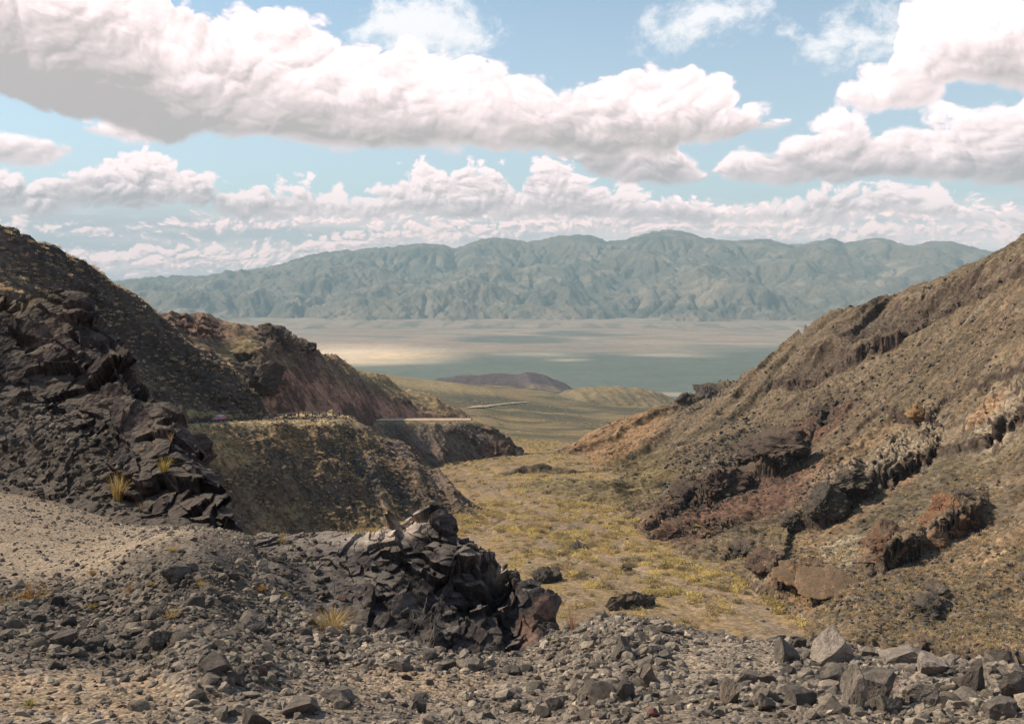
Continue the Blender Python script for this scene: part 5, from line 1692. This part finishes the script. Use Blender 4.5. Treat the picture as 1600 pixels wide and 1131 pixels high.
o = strip('road', m_road, [on(rd, q, RE(q) + 2.5) for q in qs], [on(rd, q, RE(q) + 10.5) for q in qs], .12)
road_col(o)
e2 = lambda q: float(np.interp(q, [480, 540, 600, 700, 738], [443, 482, 524, 586, 606]))
qs2 = np.linspace(490, 736, 70)
o = strip('road', m_road, [on(sp2, q, e2(q) + 1.0) for q in qs2], [on(sp2, q, e2(q) + 10.0, 1.1) for q in qs2], .4)
set_col(o.data, np.tile(rgb(.46, .36, .26), (len(o.data.vertices), 1)))
far = [(728, 639), (745, 637), (762, 635), (780, 633), (800, 631), (826, 629)]
fx_, fy_ = [q[0] for q in far], [q[1] for q in far]
ctr = [PATCH['dry_wash'].hit(q, float(np.interp(q, fx_, fy_))) for q in np.linspace(728, 826, 60)]
ctr = [sum((ctr[min(max(k + j, 0), 59)] for j in range(-4, 5)), Vector()) / 9 for k in range(60)]
pi, po = [], []
for k, c_ in enumerate(ctr):
    d_ = (ctr[min(k + 1, len(ctr) - 1)] - ctr[max(k - 1, 0)])
    d_.z = 0
    d_.normalize()
    sdv = Vector((-d_.y, d_.x, 0)) * (7 - 3.0 * k / 59)
    for lst, sg in ((pi, 1), (po, -1)):
        p_ = c_ + sdv * sg
        p_.z = z_at(PATCH['dry_wash'], math.atan2(p_.x, p_.y), math.hypot(p_.x, p_.y)) + 1.0
        lst.append(p_)
o = strip('road', m_road, pi, po, .5)
set_col(o.data, np.tile(rgb(.30, .245, .175), (len(o.data.vertices), 1)))


def box_bm(bm, c, sx, sy, sz, rz=0.0, bevel=0.0):
    M = Matrix.Translation(c) @ Matrix.Rotation(rz, 4, 'Z') @ Matrix.Diagonal((sx, sy, sz, 1))
    bmesh.ops.create_cube(bm, size=1.0, matrix=M)


def obj(name, bm, mat, parent=None, smooth=False):
    me = bpy.data.meshes.new(name)
    bm.to_mesh(me)
    bm.free()
    me.materials.append(mat)
    for p in me.polygons:
        p.use_smooth = smooth
    o = bpy.data.objects.new(name, me)
    COL.objects.link(o)
    o.parent = parent
    return o


def guardrail(label, path, m_post, m_rail, every, h):
    root = bpy.data.objects.new('guardrail', None)
    COL.objects.link(root)
    base = path[0].copy()
    root.location = base
    tag(root, label, 'guardrail', 'guardrails along the mountain road')
    zs = np.convolve(np.pad([p.z for p in path], 6, mode='edge'), np.ones(13) / 13, 'valid')
    pts = [Vector((p.x - base.x, p.y - base.y, z_ - base.z)) for p, z_ in zip(path, zs)]
    L = [0.0]
    for a, b_ in zip(pts, pts[1:]):
        L.append(L[-1] + (b_ - a).length)
    bm = bmesh.new()
    prof = [(-.02, h - .34), (.05, h - .27), (-.01, h - .18), (.05, h - .09), (-.02, h - .02), (-.06, h - .02), (-.06, h - .34)]
    rings = []
    for k, p in enumerate(pts):
        d_ = (pts[min(k + 1, len(pts) - 1)] - pts[max(k - 1, 0)])
        d_.z = 0
        d_.normalize()
        nrm_ = Vector((d_.y, -d_.x, 0))
        rings.append([bm.verts.new(p + nrm_ * (u * 1.4) + Vector((0, 0, w_))) for u, w_ in prof])
    for a, b_ in zip(rings, rings[1:]):
        for j in range(len(prof)):
            jj = (j + 1) % len(prof)
            bm.faces.new((a[j], a[jj], b_[jj], b_[j]))
    bm.faces.new(rings[0])
    bm.faces.new(rings[-1][::-1])
    obj('rail', bm, m_rail, root)
    first = None
    t = 0.0
    while t < L[-1]:
        k = max(0, min(len(L) - 2, int(np.searchsorted(L, t)) - 1))
        q = (t - L[k]) / (L[k + 1] - L[k])
        p = pts[k].lerp(pts[k + 1], q)
        if first is None:
            bm = bmesh.new()
            box_bm(bm, Vector((0, 0, h * .5 - .25)), .24, .24, h + .5)
            bmesh.ops.bevel(bm, geom=bm.edges[:], offset=.02, segments=1, affect='EDGES')
            first = obj('post', bm, m_post, root)
            first.location = p
        else:
            c_ = first.copy()
            COL.objects.link(c_)
            c_.parent = root
            c_.location = p
        t += every
    return root


m_wood = plain('weathered dark timber', (.055, .042, .034), .9)
m_steel = plain('dull galvanised steel', (.34, .31, .27), .55, .3)
m_dsteel = plain('rusted dark steel rail', (.075, .055, .045), .7, .2)
guardrail('dark timber-posted guardrail along the outer edge of the road by the car', [on(rd, q, RE(q) + 1.2) for q in np.linspace(262, 528, 60)], m_wood, m_dsteel, 3.4, .80)
guardrail('pale steel guardrail on the inner side of the bend beyond the car', [on(rd, q, RE(q) + 13.5, .5) for q in np.linspace(432, 533, 30)], m_wood, m_steel, 3.8, 1.1)

cp = on(rd, 343, RE(343) + 8.3, .13)
hd = on(rd, 335, RE(335) + 8.3) - on(rd, 351, RE(351) + 8.3)
car = bpy.data.objects.new('car', None)
COL.objects.link(car)
car.location = cp
car.rotation_euler.z = math.atan2(hd.y, hd.x)
tag(car, 'small maroon car with a pale roof driving along the road on the left', 'car')
m_paint = plain('maroon paint', (.62, .14, .22), .35, .0, .04)
m_roof = plain('pale roof paint', (.85, .66, .68), .4, .0, .04)
m_glass = plain('dark glass', (.10, .10, .11), .1, 0, .05, spec=.8)
m_tyre = plain('black rubber', (.02, .02, .02), .9)
m_rim = plain('alloy rim', (.4, .4, .4), .4, .6)
m_lamp = plain('headlamp glass', (.75, .72, .68), .2)
m_tail = plain('red lamp glass', (.35, .03, .03), .3)


def loft_y(bm, prof, hw):
    """side profile (x, z, half width factor) extruded to both sides"""
    a = [bm.verts.new((x_, -hw * k, z_)) for x_, z_, k in prof]
    b_ = [bm.verts.new((x_, hw * k, z_)) for x_, z_, k in prof]
    n = len(prof)
    for i in range(n):
        bm.faces.new((a[i], a[(i + 1) % n], b_[(i + 1) % n], b_[i]))
    bm.faces.new(a[::-1])
    bm.faces.new(b_)


bm = bmesh.new()
loft_y(bm, [(-2.15, .32, .95), (2.1, .30, .95), (2.22, .55, .92), (2.1, .82, .95), (1.15, .98, 1), (-1.9, 1.02, 1), (-2.2, .85, .95), (-2.22, .5, .95)], .88)
bmesh.ops.bevel(bm, geom=bm.edges[:], offset=.06, segments=2, affect='EDGES')
body = obj('body', bm, m_paint, car, True)
bm = bmesh.new()
loft_y(bm, [(1.12, .97, .96), (.35, 1.47, .80), (-1.2, 1.50, .80), (-1.85, 1.02, .95)], .86)
obj('windows', bm, m_glass, car)
bm = bmesh.new()
loft_y(bm, [(.42, 1.455, .80), (.25, 1.53, .78), (-1.15, 1.56, .78), (-1.32, 1.49, .80)], .88)
obj('roof', bm, m_roof, car)
bm = bmesh.new()
bmesh.ops.create_cone(bm, cap_ends=True, segments=20, radius1=.33, radius2=.33, depth=.22, matrix=Matrix.Rotation(math.pi / 2, 4, 'X'))
w0 = obj('wheel', bm, m_tyre, car)
bm = bmesh.new()
bmesh.ops.create_cone(bm, cap_ends=True, segments=12, radius1=.2, radius2=.2, depth=.25, matrix=Matrix.Rotation(math.pi / 2, 4, 'X'))
r0 = obj('rim', bm, m_rim, w0)
for k, (wx, wy) in enumerate(((1.35, .8), (1.35, -.8), (-1.35, .8), (-1.35, -.8))):
    if k == 0:
        w0.location = (wx, wy, .33)
    else:
        w_ = w0.copy(); COL.objects.link(w_); w_.parent = car; w_.location = (wx, wy, .33)
        r_ = r0.copy(); COL.objects.link(r_); r_.parent = w_
for nm, xx, mm in (('headlight', 2.14, m_lamp), ('tail_light', -2.17, m_tail)):
    for sg in (1, -1):
        bm = bmesh.new()
        box_bm(bm, Vector((xx, sg * .62, .72)), .16, .34, .16)
        bmesh.ops.bevel(bm, geom=bm.edges[:], offset=.03, segments=1, affect='EDGES')
        obj(nm, bm, mm, car)

# ---------------------------------------------------------------- the air of the valley
bm = bmesh.new()
box_bm(bm, Vector((0, 13500, 380)), 60000, 29000, 2120)
m = bpy.data.materials.new('valley air')
m.use_nodes = True
nt = m.node_tree
nt.nodes.clear()
pv = nt.nodes.new('ShaderNodeVolumePrincipled')
pv.inputs['Color'].default_value = HAZE_COL
pv.inputs['Density'].default_value = HAZE_D
pv.inputs['Density Attribute'].default_value = ''
pv.inputs['Temperature Attribute'].default_value = ''
pv.inputs['Color Attribute'].default_value = ''
pv.inputs['Anisotropy'].default_value = HAZE_G
ou = nt.nodes.new('ShaderNodeOutputMaterial')
nt.links.new(pv.outputs[0], ou.inputs['Volume'])
m.cycles.homogeneous_volume = True
o = obj('haze', bm, m)
o['kind'] = 'stuff'
